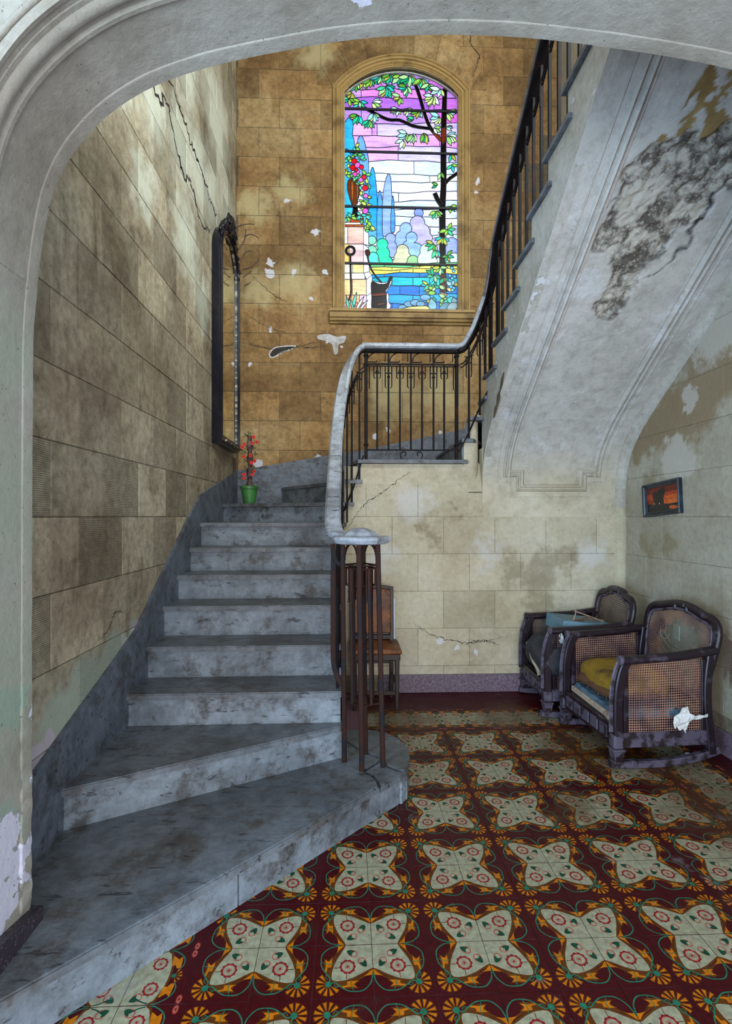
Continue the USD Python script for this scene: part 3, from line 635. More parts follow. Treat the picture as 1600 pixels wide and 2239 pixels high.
WF = thing('wall_front', None, None, kind='structure')
# section through the reveal: (y, offset towards the opening)
sect = [(1.70, 0), (1.655, 0), (1.650, -.004), (1.647, -.013), (1.640, -.013), (1.634, -.008)]
sect += [(1.634 - .15 * k / 6, -.010) for k in range(1, 7)] + [(1.478, -.004), (1.470, .004), (1.458, .004), (1.452, -.004), (1.436, -.004), (1.430, .006), (1.418, .010), (1.404, .006), (1.398, -.002), (1.384, -.002), (1.378, -.010), (1.370, -.010), (1.364, 0), (1.352, .002), (1.345, -.01)]
Y, O = np.array(sect).T
n, m = len(sm), len(Y)
zc = sm[:, 1]
Vx = sm[:, None, 0] + AN[:, None, 0] * O[None]; Vz = sm[:, None, 1] + AN[:, None, 1] * O[None]; Vy = np.tile(Y, (n, 1))
# the impost band crosses the reveal where the arch springs
imp = (np.abs(zc - 2.262) < .03) & (np.arange(n) < n // 2)
band = np.where(np.abs(zc - 2.262) < .016, .008, np.where(np.abs(zc - 2.262) < .03, -.006, 0.0)) * (np.arange(n) < n // 2)
inside = (Y > 1.478) & (Y < 1.64)
Vx += band[:, None] * AN[:, None, 0] * inside[None]; Vz += band[:, None] * AN[:, None, 1] * inside[None]
P = np.stack([Vx, Vy, Vz], 2).reshape(-1, 3)
rough = np.clip((1.15 - P[:, 2]) / .9, 0, 1) * (P[:, 1] > 1.62)
nz = meshkit.fbm(P * 26, 4, 3) - .55
P[:, 0] += rough * nz * .030 * np.sign(P[:, 0] * -1 + .4) * -1; P[:, 1] += rough * nz * .028
P += ((meshkit.fbm(P * 9, 4, 5) - .5) * .003)[:, None]
ii, jj = np.meshgrid(np.arange(n - 1), np.arange(m - 1), indexing='ij'); a = (ii * m + jj).ravel()
obj('arch_reveal', (P, np.stack([a, a + m, a + m + 1, a + 1], 1)), 'arch_plaster', WF, smooth=38)
openp = Polygon([tuple(p) for p in sm - AN * .004] + [(1.99, -.1), (-1.035, -.1)]).buffer(0)
face = sbox(-3.0, 0, 4.5, 3.98).difference(openp)
obj('wall_face', prism(face, 1.348, 1.697, 'xzy'), 'arch_plaster', WF)
edge = sm[zc > .3]; en = AN[zc > .3]
bead = np.stack([edge[:, 0] - en[:, 0] * .03, np.full(len(edge), 1.345), edge[:, 1] - en[:, 1] * .03], 1)
obj('arch_bead', sweep(bead[::3], circ(.009, 6), up=(0, 1, 0)), 'arch_plaster', WF, smooth=60)
obj('upper_hall_floor', bx(-3.0, 4.5, 1.34, 1.70, 3.98, 4.14), 'white_plaster', WF)
BBF = thing('baseboard_front', None, None, kind='structure')
bm = prism(sbox(-1.10, 1.22, -1.012, 1.712).buffer(.006, 2), .18, .222, 'xyz'); v = np.array(bm.vertices); v[:, 2] += np.where(v[:, 2] > .2, np.clip((1.72 - v[:, 1]) * .2, 0, .1), 0)
obj('skirting_board', trimesh.Trimesh(v, bm.faces, process=False), 'dark_terrazzo', BBF, smooth=30)

# ---------------------------------------------------------------- the window and its stained glass
WIN = thing('window_1', None, None, loc=(0.6, 5.6, 3.6), kind='structure')
def miter(path, d):
    """Offsets an open polyline to its right by d with mitred corners."""
    P = np.asarray(path, float); T = np.diff(P, axis=0); T /= np.linalg.norm(T, axis=1, keepdims=True); N = np.stack([T[:, 1], -T[:, 0]], 1)
    out = [P[0] + N[0] * d]
    for i in range(1, len(P) - 1): out.append(P[i] + (N[i - 1] + N[i]) / (1 + np.dot(N[i - 1], N[i])) * d)
    return np.array(out + [P[-1] + N[-1] * d])
def moulding(path, prof, f3):
    """prof: (offset to the right of the path, height); f3(u, v, h) -> world."""
    rows = [f3(o[:, 0], o[:, 1], np.full(len(o), h)) for o, h in ((miter(path, d), h) for d, h in prof)]
    n = len(path); V = np.vstack(rows); F = []
    for r in range(len(prof) - 1):
        for i in range(n - 1): F.append((r * n + i, r * n + i + 1, (r + 1) * n + i + 1, (r + 1) * n + i))
    return tm((V, F))
pathw = [(OX0, 3.78)] + arch_pts(OX0, OX1, OZS, OZC, 30) + [(OX1, 3.78)]
prof = [(0, -.01), (0, .018), (.006, .026), (.020, .026), (.024, .016), (.034, .016), (.040, .034), (.056, .040), (.066, .034), (.070, .020), (.082, .020), (.088, .028), (.100, .028), (.108, .014), (.116, .014), (.122, .004), (.131, .002), (.131, -.07)]
obj('architrave', moulding(pathw, prof, f_back), 'window_trim', WIN, smooth=35)
obj('sill', sweep([(OX0 - .03, 5.6, 3.705), (OX1 + .03, 5.6, 3.705)], [(-.0, -.075), (.02, -.075), (.03, -.055), (.05, -.05), (.06, -.025), (.075, -.02), (.085, .03), (.10, .035), (.10, .065), (.0, .075), (-.06, .075), (-.06, -.075)], up=(0, 0, 1)), 'window_trim', WIN, smooth=30)
obj('glazing_bead', moulding([(WX0, WZ0)] + arch_pts(WX0, WX1, WZS, WZC, 30) + [(WX1, WZ0)], [(0, -.035), (0.008, -.038), (.008, -.07)], f_back), 'white_plaster', WIN, smooth=35)
GYP = 5.662
# the design is drawn in units of a pane grid: u 113..985 across, v 290..2090 down
def g3(q):
    u, v = q[:, 0], q[:, 1]
    return np.stack([(u / 3.497 - 80) * .0051037 + .2043, np.full(len(u), GYP), 1.51 + (1049 - (v - 20 * (u - 113) / 872) / 3.497) * .0051037], 1)
glass_area = Polygon([(100, 2110)] + [(100, 425), (180, 372), (260, 335), (340, 306), (430, 288), (520, 281), (620, 283), (720, 300), (820, 338), (900, 382), (1000, 450), (1000, 2110)])
GL = []                                      # (polygon, colour), back to front
def add(p, c): GL.append((p.buffer(0), lin(c) ** 1.4))
rs = random.Random(21)
lines = [250, 405, 470, 560, 665, 755, 845, 955, 1055, 1110, 1190, 1260, 1330, 1385, 1450, 1520, 1600]
cols = [(196, 140, 205), (206, 160, 214), (205, 128, 208), (214, 150, 214), (222, 178, 226), (222, 196, 230), (226, 190, 226), (232, 244, 248), (228, 244, 250), (226, 236, 244), (232, 240, 246), (226, 240, 244), (228, 206, 230), (236, 246, 250), (226, 206, 230), (234, 244, 250), (230, 240, 248)]
def wav(y, s): return [(x, y + 7 * math.sin(x / 130 + s) + 4 * math.sin(x / 47 + 2 * s)) for x in range(95, 1020, 25)]
for k, y in enumerate(lines):
    nxt = lines[k + 1] if k + 1 < len(lines) else 1700
    band_ = Polygon(wav(y, k) + wav(nxt, k + 1)[::-1])
    cuts = sorted(rs.sample(range(250, 900, 40), 1 + (k < 6))); xs = [0] + cuts + [1100]
    for a_, b_ in zip(xs, xs[1:]):
        c0 = np.array(cols[k], float); c0 = c0 * .86 + np.array([rs.uniform(-22, 22), rs.uniform(-18, 18), rs.uniform(-8, 16)]) + 12
        if k < 6 and a_ > 600: c0 = c0 * .55 + np.array((205, 110, 205)) * .45
        add(band_.intersection(Polygon([(a_ - 12, 0), (b_ - 12, 0), (b_ + 12, 2300), (a_ + 12, 2300)])), tuple(np.clip(c0, 0, 250)))
def cyp(x0, x1, y0, y1, c, tipx=None):
    t = tipx or (x0 + x1) / 2; w = x1 - x0
    add(blob([(t, y0), (t + w * .25, y0 + 40), (x1 - w * .12, y0 + 130), (x1, y0 + .5 * (y1 - y0)), (x1, y1 - 30), (x1 - w * .2, y1), (x0 + w * .2, y1), (x0, y1 - 30), (x0, y0 + .5 * (y1 - y0)), (x0 + w * .1, y0 + 130), (t - w * .25, y0 + 40)], 66), c)
cyp(60, 192, 622, 1000, (70, 170, 220), 150); cyp(60, 180, 860, 1395, (80, 180, 224), 130)
cyp(196, 300, 758, 1130, (120, 160, 216), 240); cyp(255, 372, 1050, 1560, (110, 175, 225)); cyp(300, 366, 1000, 1480, (64, 160, 226), 330)
cyp(362, 416, 1178, 1590, (98, 160, 222), 386); cyp(405, 484, 1050, 1530, (148, 170, 218), 452); cyp(470, 502, 1220, 1500, (96, 156, 218), 486)
def bush(pts, c): add(unary_union([Point(x, y).buffer(r, 6) for x, y, r in pts]), c)
LAV, LAV2 = (156, 168, 214), (178, 172, 214)
bush([(685, 1350, 36)], (132, 150, 214)); bush([(675, 1430, 58), (700, 1500, 72), (745, 1550, 48), (650, 1540, 60), (700, 1620, 90)], LAV2)
bush([(585, 1470, 46), (560, 1540, 56), (540, 1600, 60), (600, 1560, 40)], (150, 172, 220)); bush([(940, 1590, 50), (900, 1640, 60), (980, 1640, 50)], LAV); bush([(820, 1580, 40), (820, 1640, 50)], LAV2)
bush([(630, 1540, 44), (610, 1610, 50), (660, 1640, 60), (640, 1700, 70)], (150, 178, 226)); bush([(468, 1545, 40), (470, 1610, 48), (480, 1650, 44)], (150, 162, 200))
bush([(325, 1560, 34), (325, 1640, 40), (330, 1720, 40)], (140, 206, 170)); bush([(405, 1590, 44), (410, 1660, 52), (430, 1730, 56)], (70, 196, 160)); bush([(335, 1690, 40), (340, 1740, 44)], (110, 212, 190))
bush([(560, 1640, 48), (560, 1700, 66), (530, 1740, 50)], (190, 190, 160)); bush([(640, 1720, 44), (630, 1760, 50)], (150, 186, 140)); bush([(750, 1640, 56), (740, 1710, 66), (770, 1730, 60)], (190, 214, 190)); bush([(960, 1710, 50), (970, 1750, 50)], (206, 222, 216))
for k, (y0, y1, c) in enumerate([(1736, 1768, (130, 200, 150)), (1762, 1790, (214, 214, 120)), (1784, 1822, (222, 214, 116)), (1815, 1850, (36, 140, 190)), (1848, 1912, (30, 178, 186)), (1910, 1978, (42, 132, 196)), (1976, 2042, (44, 152, 200)), (2040, 2120, (56, 130, 196))]):
    bnd = Polygon(wav(y0, 3 + k) + wav(y1, 4 + k)[::-1])
    for a_, b_ in ((0, 420 + 60 * (k % 3)), (420 + 60 * (k % 3), 640 + 50 * (k % 2)), (640 + 50 * (k % 2), 1100)): add(bnd.intersection(sbox(a_, 0, b_, 2300)), tuple(np.array(c) + rs.uniform(-12, 14)))
# stone pedestal, urn, boat
ST = [(218, 196, 176), (206, 186, 180), (226, 206, 170), (196, 190, 196), (222, 190, 150)]
for x0, y0, x1, y1, c in [(100, 1392, 168, 1428, (206, 170, 150)), (160, 1392, 262, 1422, (190, 98, 40)), (100, 1422, 265, 1442, (228, 214, 206)), (100, 1440, 190, 1458, (196, 110, 60)), (188, 1440, 265, 1458, (196, 116, 60)), (100, 1456, 140, 1590, (216, 216, 210)), (140, 1456, 262, 1590, (206, 178, 164)), (100, 1588, 152, 1740, (226, 192, 120)), (150, 1588, 262, 1740, (206, 184, 178)),
                          (100, 1738, 180, 1812, (206, 204, 190)), (178, 1738, 262, 1812, (228, 206, 150)), (100, 1810, 272, 1860, (228, 222, 214)), (100, 1858, 178, 1980, (228, 206, 150)), (176, 1858, 284, 1980, (226, 196, 156)), (100, 1978, 170, 2040, (226, 180, 140)), (168, 1978, 232, 2040, (222, 172, 136)), (230, 1978, 284, 2040, (206, 180, 186)), (100, 2038, 200, 2120, (220, 170, 140)), (198, 2038, 284, 2120, (214, 150, 120))]:
    add(sbox(x0, y0, x1, y1), c)
for q, c in [([(262, 1450), (300, 1510), (300, 1600), (262, 1590)], (232, 232, 240)), ([(262, 1588), (300, 1620), (300, 1740), (262, 1740)], (236, 238, 246)), ([(262, 1738), (305, 1738), (305, 1800), (262, 1812)], (226, 228, 240)), ([(262, 1812), (305, 1800), (326, 1826), (284, 1860)], (214, 220, 236)), ([(284, 1858), (326, 1826), (326, 1960), (284, 1990)], (232, 236, 248)), ([(284, 1988), (326, 1958), (326, 2110), (284, 2110)], (236, 238, 248))]: add(Polygon(q), c)
add(blob([(140, 1110), (165, 1088), (205, 1088), (240, 1110), (238, 1170), (222, 1240), (200, 1300), (178, 1300), (155, 1240), (138, 1170)], 60), (120, 66, 24))
for x0, x1 in ((160, 186), (200, 222)): add(blob([((x0 + x1) / 2, 1094), (x1, 1160), ((x0 + x1) / 2 + 3, 1285), (x0 + 6, 1160)]), (168, 108, 52))
add(Polygon([(182, 1300), (212, 1300), (222, 1350), (228, 1380), (168, 1380), (176, 1350)]), (30, 14, 12))
add(Polygon([(326, 1868), (350, 1876), (400, 1885), (450, 1880), (482, 1868), (470, 1900), (440, 1950), (430, 1958), (326, 1958)]), (236, 230, 240))
add(blob([(322, 1880), (380, 1896), (440, 1890), (455, 1850), (470, 1836), (484, 1846), (468, 1872), (452, 1920), (430, 1950), (440, 2000), (435, 2050), (420, 2100), (330, 2100), (322, 1990)], 80), (32, 16, 14))
add(Polygon([(330, 1968), (428, 1962), (440, 1982), (330, 1988)]), (124, 62, 34)); add(Polygon([(360, 2040), (425, 2030), (430, 2050), (370, 2062)]), (96, 62, 44))
add(blob([(445, 1960), (455, 1990), (452, 2030), (470, 2060), (455, 2100), (436, 2100), (440, 2040), (436, 1990)]), (240, 240, 246))
def strip(pts, w, c): add(LineString(smoothpath(pts, 20)).buffer(w / 2, cap_style=2, quad_segs=2), c)
add(Point(160, 1640).buffer(40, 8).difference(Point(160, 1640).buffer(24, 8)), (26, 18, 20))
strip([(160, 1660), (162, 1800), (165, 1960), (145, 2020)], 10, (70, 40, 30)); add(blob([(272, 1640), (300, 1632), (312, 1660), (300, 1682), (280, 1676)]), (96, 46, 26)); strip([(288, 1670), (310, 1760), (350, 1830), (400, 1886)], 9, (52, 28, 26))
# tree: trunk, branches
add(Polygon([(872, 395), (902, 395), (897, 700), (896, 900), (898, 1120), (890, 1320), (892, 1600), (893, 1800), (905, 1960), (848, 1960), (846, 1800), (846, 1500), (842, 1320), (856, 1150), (855, 900), (858, 700)]), (30, 14, 16))
add(Polygon([(864, 700), (892, 690), (894, 790), (872, 830), (860, 790)]), (120, 56, 22)); add(Polygon([(848, 1790), (890, 1800), (900, 1960), (868, 1960)]), (96, 34, 16)); add(Polygon([(750, 690), (780, 690), (855, 770), (858, 800), (845, 800)]), (128, 66, 30))
strip([(648, 335), (690, 450), (720, 560), (760, 670), (800, 730)], 22, (28, 14, 20)); strip([(113, 462), (200, 510), (330, 580), (450, 636), (540, 640), (640, 684), (775, 704)], 20, (24, 12, 22)); strip([(895, 1120), (920, 1090), (985, 1045)], 22, (26, 14, 16)); strip([(808, 1200), (830, 1250), (858, 1290)], 32, (22, 12, 16))
# leaves
def leaf(x, y, L, ang, c, w=.42):
    p = Polygon([(L * t, L * w * .5 * math.sin(PI * t ** .85) * s) for s, ts in ((1, np.linspace(0, 1, 7)), (-1, np.linspace(1, 0, 7)[1:-1])) for t in ts])
    add(affinity.translate(affinity.rotate(p, ang, origin=(0, 0)), x, y), c)
GREENS = [(60, 180, 140), (90, 196, 150), (150, 190, 90), (64, 186, 176), (110, 170, 70), (170, 206, 150), (40, 164, 120), (180, 180, 90)]
PALES = [(178, 222, 200), (190, 214, 140), (160, 214, 206), (200, 226, 210), (150, 190, 120)]
def spray(x, y, n, L, a0, a1, pal=GREENS, w=.42):
    for k in range(n): leaf(x + rs.uniform(-4, 4), y + rs.uniform(-4, 4), L * rs.uniform(.85, 1.15), a0 + (a1 - a0) * k / max(1, n - 1) + rs.uniform(-6, 6), rs.choice(pal), w)
for x, y, n, L, a0, a1, pal in [(200, 372, 3, 66, 40, 130, GREENS), (260, 330, 4, 72, 30, 150, GREENS), (315, 325, 5, 74, 40, 150, GREENS), (385, 300, 6, 74, 20, 160, GREENS), (465, 290, 6, 74, 20, 160, GREENS), (430, 385, 7, 92, 5, 160, GREENS), (540, 300, 5, 80, 20, 170, GREENS), (610, 300, 6, 84, 30, 170, GREENS), (590, 380, 6, 72, 60, 190, GREENS), (540, 460, 5, 66, 60, 200, GREENS), (700, 320, 5, 78, 40, 140, GREENS), (760, 360, 4, 74, 30, 150, GREENS), (790, 450, 7, 84, 60, 180, PALES), (850, 400, 4, 80, 60, 190, PALES),
                            (170, 430, 3, 70, 70, 170, GREENS), (150, 480, 4, 56, 30, 200, GREENS), (230, 500, 6, 64, 10, 200, GREENS), (330, 510, 4, 66, -40, 60, PALES), (215, 600, 5, 76, 60, 170, GREENS), (330, 590, 5, 70, 20, 130, PALES), (300, 640, 5, 72, 50, 140, GREENS), (520, 550, 5, 60, 60, 190, PALES), (600, 550, 5, 60, 30, 150, PALES), (680, 570, 5, 62, 50, 160, GREENS), (650, 630, 3, 60, 150, 200, GREENS),
                            (840, 610, 5, 74, 80, 200, PALES), (900, 590, 4, 70, -30, 60, PALES), (800, 700, 3, 60, -10, 60, PALES), (900, 690, 3, 50, -20, 30, PALES), (905, 760, 5, 84, -20, 70, PALES), (590, 740, 5, 76, 90, 190, PALES), (640, 745, 4, 78, 70, 120, PALES), (720, 740, 5, 80, 50, 110, GREENS), (560, 790, 3, 78, 80, 150, PALES),
                            (935, 900, 2, 60, 60, 110, GREENS), (940, 980, 3, 62, 20, 140, GREENS), (855, 1040, 2, 56, 60, 110, GREENS), (830, 1140, 2, 50, 150, 200, GREENS), (930, 1300, 4, 58, 0, 140, GREENS), (815, 1340, 5, 60, 20, 150, GREENS), (905, 1480, 5, 66, -60, 160, GREENS), (862, 1540, 5, 66, 20, 160, GREENS), (800, 1590, 5, 64, 60, 200, GREENS), (820, 1640, 3, 66, 60, 110, GREENS), (905, 1680, 5, 56, -40, 160, GREENS), (850, 1770, 5, 64, 10, 170, GREENS), (800, 1830, 6, 66, 30, 260, GREENS), (760, 1900, 5, 60, 40, 220, GREENS)]: spray(x, y, n, L, a0, a1, pal)
BUSHY = GREENS + [(214, 190, 130), (150, 180, 190), (190, 150, 90)]
for _ in range(34):
    leaf(rs.uniform(740, 960), rs.uniform(1890, 2060), rs.uniform(44, 66), rs.uniform(0, 360), rs.choice(BUSHY), .55)
for x, y, r in [(560, 2075, 34), (610, 2050, 38), (660, 2040, 40), (700, 2050, 34), (735, 2000, 40), (590, 2095, 24)]: add(ell(x, y, r, r * .62), (120, 160, 180))
add(Polygon([(500, 2100), (620, 2070), (740, 2065), (800, 2090), (800, 2120), (500, 2120)]), (216, 214, 140))
for x, y, L, a_, c in [(880, 2100, 120, -60, (80, 180, 160)), (900, 2010, 100, 20, (90, 190, 176)), (950, 2000, 90, 70, (130, 160, 170)), (840, 2100, 130, -20, (110, 150, 160)), (800, 2110, 110, -100, (130, 170, 176)), (900, 2090, 110, -20, (150, 170, 170))]: leaf(x, y, L, a_, c, .6)
for x, y in [(940, 1775), (955, 1800), (925, 1835), (945, 1855), (962, 1840), (935, 1920), (955, 1930), (945, 1945)]: add(Point(x, y).buffer(13, 4), (110, 196, 236))
for x, y, L, a_ in [(150, 2100, 120, -100), (170, 2100, 150, -75), (200, 2100, 130, -60), (225, 2100, 110, -50), (130, 2100, 100, -120), (190, 2100, 100, -110)]: leaf(x, y, L, a_, rs.choice([(180, 206, 210), (120, 190, 170), (206, 214, 220)]), .18)
# flowers climbing over the urn
for x, y in [(200, 850), (190, 880), (170, 930), (215, 910), (150, 960), (235, 940), (140, 1010), (130, 1060), (160, 1075), (200, 1075), (250, 1070), (280, 1060), (235, 1130), (290, 1130), (240, 1180), (285, 1230), (255, 1270), (285, 1290), (240, 1320), (250, 1400), (280, 1370), (290, 1430), (275, 1490), (320, 1450), (130, 1385), (165, 1385), (215, 1385), (240, 1370)]:
    spray(x, y, 3, 44, rs.uniform(0, 360), rs.uniform(300, 500), [(150, 200, 90), (110, 190, 120), (190, 206, 100), (90, 190, 170)], .55)
for x, y, r, c in [(190, 955, 22, (196, 30, 50)), (180, 1005, 24, (190, 24, 44)), (215, 985, 22, (226, 110, 180)), (245, 1000, 18, (200, 36, 60)), (210, 1035, 20, (226, 120, 190)), (195, 1055, 18, (220, 96, 170)), (265, 1075, 18, (204, 50, 70)), (240, 1098, 18, (226, 120, 190)), (272, 1160, 22, (204, 40, 64)), (278, 1220, 18, (226, 120, 190)), (275, 1335, 22, (220, 110, 190)), (205, 1020, 14, (196, 30, 50))]:
    add(Point(x, y).buffer(r, 4), c)
panes = []
for p, c in paint(GL):
    for q in polys(p.intersection(glass_area)):
        q = q.simplify(1.2)
        if q.area > 60: panes.append((q, c))
panes.sort(key=lambda t: -t[0].area)
for q, c in panes[:290]:
    V, F = flat(q, g3); obj('glass_pane', (V, F), 'art_glass', WIN, color=np.tile(c, (len(V), 1)))
V_, F_, C_, n_ = [], [], [], 0
for q, c in panes[290:]:
    V, F = flat(q, g3); V_.append(V); F_.append(F + n_); C_.append(np.tile(c, (len(V), 1))); n_ += len(V)
obj('small_glass_panes', (np.vstack(V_), np.vstack(F_)), 'art_glass', WIN, color=np.vstack(C_), kind='stuff', label='smallest pieces of coloured leaf and flower glass')
lead = unary_union([LineString(q.exterior.coords).buffer(1.7, quad_segs=1) for q, _ in panes]).intersection(glass_area).simplify(.5)
m2 = prism(lead, 0, 1, 'xyz'); q3 = g3(m2.vertices[:, :2]); q3[:, 1] = GYP - .004 + .008 * m2.vertices[:, 2]
obj('lead_came', trimesh.Trimesh(q3, m2.faces, process=False), 'lead', WIN)
for v in (560, 884, 1304, 1738):
    z = 1.51 + (1049 - v / 3.497) * .0051037
    obj('saddle_bar', bx(WX0, WX1, GYP - .022, GYP - .006, z - .013, z + .013, .003), 'lead', WIN)

# ---------------------------------------------------------------- lower staircase
RZ = [0, .18, .36, .54, .729, .924, 1.094, 1.27, 1.457, 1.631, 1.823, 1.995, 2.177, 2.365]
YN = {3: 2.80, 4: 3.07, 5: 3.34, 6: 3.62, 7: 3.90, 8: 4.18}
STAIR = thing('staircase', 'grey marble winder staircase climbing beside the left wall to the landing', 'staircase', (-.6, 2.6, 0))
TH = .036
def tread(poly, z, parent=STAIR, th=TH, mat='marble_tread', **kw):
    m = prism(poly.buffer(-.008, join_style=2).buffer(.008, quad_segs=2), z - th, z, 'xyz')
    # soften the arris: a smaller top face on a chamfer
    a = poly.buffer(-.006, join_style=2)
    body = prism(poly, z - th + .004, z - .006, 'xyz'); topp = prism(a, z - .008, z, 'xyz')
    V = []
    return obj('tread', [body, topp], mat, parent, **kw)
def riser(pts, z0, z1, parent=STAIR, t=.03, **kw):
    return obj('riser', prism(LineString(pts).buffer(t / 2, cap_style=2, join_style=2), z0, z1, 'xyz'), 'marble_riser', parent, **kw)
T1 = Polygon([(-1.06, 1.325), (.272, 2.608), (.318, 2.68), (.345, 2.80), (.345, 2.92), (.31, 3.03), (.24, 3.125), (.13, 3.17), (-.02, 3.175), (-.05, 2.93), (-1.22, 2.5), (-1.22, 1.66), (-1.06, 1.66)])
ca = LineString([(-.2, 3.2), (0.0, 2.99), (.098, 2.853), (.18, 2.788), (.20, 2.716), (.262, 2.655), (.4, 2.60)]).buffer(.005, quad_segs=1)
cb = LineString([(.19, 2.78), (.12, 2.70), (.081, 2.657), (.122, 2.61), (.148, 2.565), (.17, 2.4)]).buffer(.007, quad_segs=1)
for k, p in enumerate(sorted(polys(T1.difference(ca).difference(cb)), key=lambda p: -p.area)):
    if p.area > 5e-4: tread(p, RZ[1] - .002 * k, **(dict(label='broken corner of the lowest marble tread') if k else {}))
obj('tread_bed', prism(T1.buffer(-.05), .02, RZ[1] - TH, 'xyz'), 'joint_pale', STAIR)
fr = np.array([(-1.06, 1.36), (.268, 2.652)])
crk = fr[0] + (fr[1] - fr[0]) * ((-.423 + 1.06) / 1.328)
dv = (fr[1] - fr[0]) / np.linalg.norm(fr[1] - fr[0]); nv = np.array([-dv[1], dv[0]])
riser([tuple(fr[0] + nv * .015), tuple(crk + nv * .015 - dv * .003)], 0, RZ[1] - TH + .002); riser([tuple(crk + nv * .015 + dv * .004), tuple(fr[1] + nv * .015)], 0, RZ[1] - TH + .002)
rp = [(.305, 2.70), (.325, 2.80), (.325, 2.92), (.29, 3.02), (.225, 3.105), (.12, 3.15), (-.02, 3.155)]
obj('riser', prism(LineString(smoothpath(rp, 30)).buffer(.012, cap_style=2), 0, RZ[1] - TH + .002, 'xyz'), 'marble_riser', STAIR, smooth=40, label='curved marble riser at the end of the lowest step')
for a_ in (.268, .284, .298): pass
obj('corner_reed', [lathe([(0, 0), (.014, 0), (.014, RZ[1] - TH), (0, RZ[1] - TH)], (x, y, 0), 10) for x, y in ((.279, 2.668), (.292, 2.69), (.302, 2.712))], 'marble_riser', STAIR, smooth=40)
tread(Polygon([(-1.22, 2.165), (-1.19, 2.18), (-.036, 2.785), (-.02, 2.81), (-.02, 3.0), (-1.22, 2.95)]), RZ[2])
riser([(-1.22, 2.197), (-.038, 2.815)], RZ[1], RZ[2] - TH + .002)
for k in range(3, 8): tread(Polygon([(-1.22, YN[k]), (-.02, YN[k] + .012), (-.02, YN[k + 1] + .09), (-1.22, YN[k + 1] + .09)]), RZ[k])
for k in range(3, 9): riser([(-1.22, YN[k] + .042), (-.04, YN[k] + .05)], RZ[k - 1], RZ[k] - TH + .002)
tread(Polygon([(-1.22, 4.18), (-.05, 4.19), (-.012, 4.305), (0, 4.42), (-1.22, 5.05)]), RZ[8])
tread(Polygon([(-1.22, 4.94), (-.07, 4.305), (.051, 4.305), (.07, 4.42), (-.70, 5.6), (-1.22, 5.6)]), RZ[9])
riser([(-1.22, 4.985), (-.03, 4.355)], RZ[8], RZ[9] - TH + .002)
tread(Polygon([(-.744, 5.6), (-.03, 4.40), (-.03, 4.305), (.125, 4.305), (.13, 4.42), (0, 5.6)]), RZ[10])
riser([(-.715, 5.6), (.0, 4.41), (.0, 4.34)], RZ[9], RZ[10] - TH + .002)
tread(Polygon([(-.08, 5.6), (.06, 4.40), (.086, 4.305), (1.03, 4.305), (1.06, 4.5), (1.06, 5.6)]), RZ[11], label='marble landing slab under the level railing')
riser([(-.05, 5.6), (.10, 4.34)], RZ[10], RZ[11] - TH + .002)
tread(Polygon([(.975, 5.6), (.975, 4.30), (1.073, 4.30), (1.2, 4.5), (1.7, 5.6)]), RZ[12]); riser([(1.0, 5.6), (1.0, 4.36)], RZ[11], RZ[12] - TH + .002)
tread(Polygon([(1.5, 5.6), (1.04, 4.40), (1.038, 4.30), (1.158, 4.30), (1.2, 4.4), (2.39, 5.0), (2.39, 5.6)]), RZ[13]); riser([(1.55, 5.6), (1.05, 4.40)], RZ[12], RZ[13] - TH + .002)
# wall skirting of the stair, left and back
sk = Polygon([(1.66, .18), (1.66, .42), (2.02, .53), (2.94, .86), (3.906, 1.507), (4.208, 1.685), (5.6, 2.01), (5.6, 1.4), (4.0, .9), (2.2, .1)])
obj('skirting_slab', prism(sk, -1.226, -1.20, 'yzx'), 'marble_skirt', STAIR)
skb = Polygon([(-1.22, 2.005), (-.2, 2.183), (.151, 2.235), (1.369, 2.494), (2.39, 2.80), (2.39, 2.2), (1.0, 1.9), (-.7, 1.6), (-1.22, 1.5)])
obj('skirting_slab', prism(skb, 5.578, 5.604, 'xzy'), 'marble_skirt', STAIR)
obj('stringer', prism(Polygon([(2.85, .1), (2.85, .34), (3.06, .52), (4.2, 1.25), (4.34, 1.42), (4.34, .0), (2.85, .0)]), -.035, -.012, 'yzx'), 'pier_block', STAIR, rnd=.5)

# ---------------------------------------------------------------- upper flight with its panelled soffit
UP = thing('upper_staircase', 'plastered stair flight rising overhead to the right with moulded soffit panel', 'staircase', (1.75, 4.3, 0))
yk = lambda k: 2.94 + .265 * (20 - k)
for k in range(14, 24):
    y1 = yk(k) if k > 14 else 4.42
    y0 = yk(k + 1) - .085; z = .1805 * k - (.01 if k < 16 else 0)
    tread(Polygon([(1.14, y0), (2.39, y0), (2.39, y1), (1.14, y1)]), z, UP)
    if k > 14: riser([(1.18, y1 - .045), (2.39, y1 - .045)], z - .1805, z - TH + .002, UP)
SP = np.array([(4.343, 1.45), (4.3425, 1.48), (4.337, 1.60), (4.335, 1.70), (4.33, 1.85), (4.275, 2.03), (4.12, 2.215), (3.85, 2.43), (2.99, 3.03), (2.38, 3.455), (1.70, 3.93)])
sp = smoothpath(SP, 240); L_ = np.r_[0, np.cumsum(np.linalg.norm(np.diff(sp, axis=0), axis=1))]
SL = L_[-1]; ns = int(SL / .012)
sl = np.linspace(0, SL, ns); prof2 = gaussian_filter1d(np.stack([np.interp(sl, L_, sp[:, k]) for k in (0, 1)], 1), 6, axis=0, mode='nearest')
pt = np.gradient(prof2, axis=0); pt /= np.linalg.norm(pt, axis=1, keepdims=True); pn = np.stack([-pt[:, 1], pt[:, 0]], 1)
pn *= np.sign(pn[:, [0]] * -1 + 1e-9)          # out of the plaster, towards the room
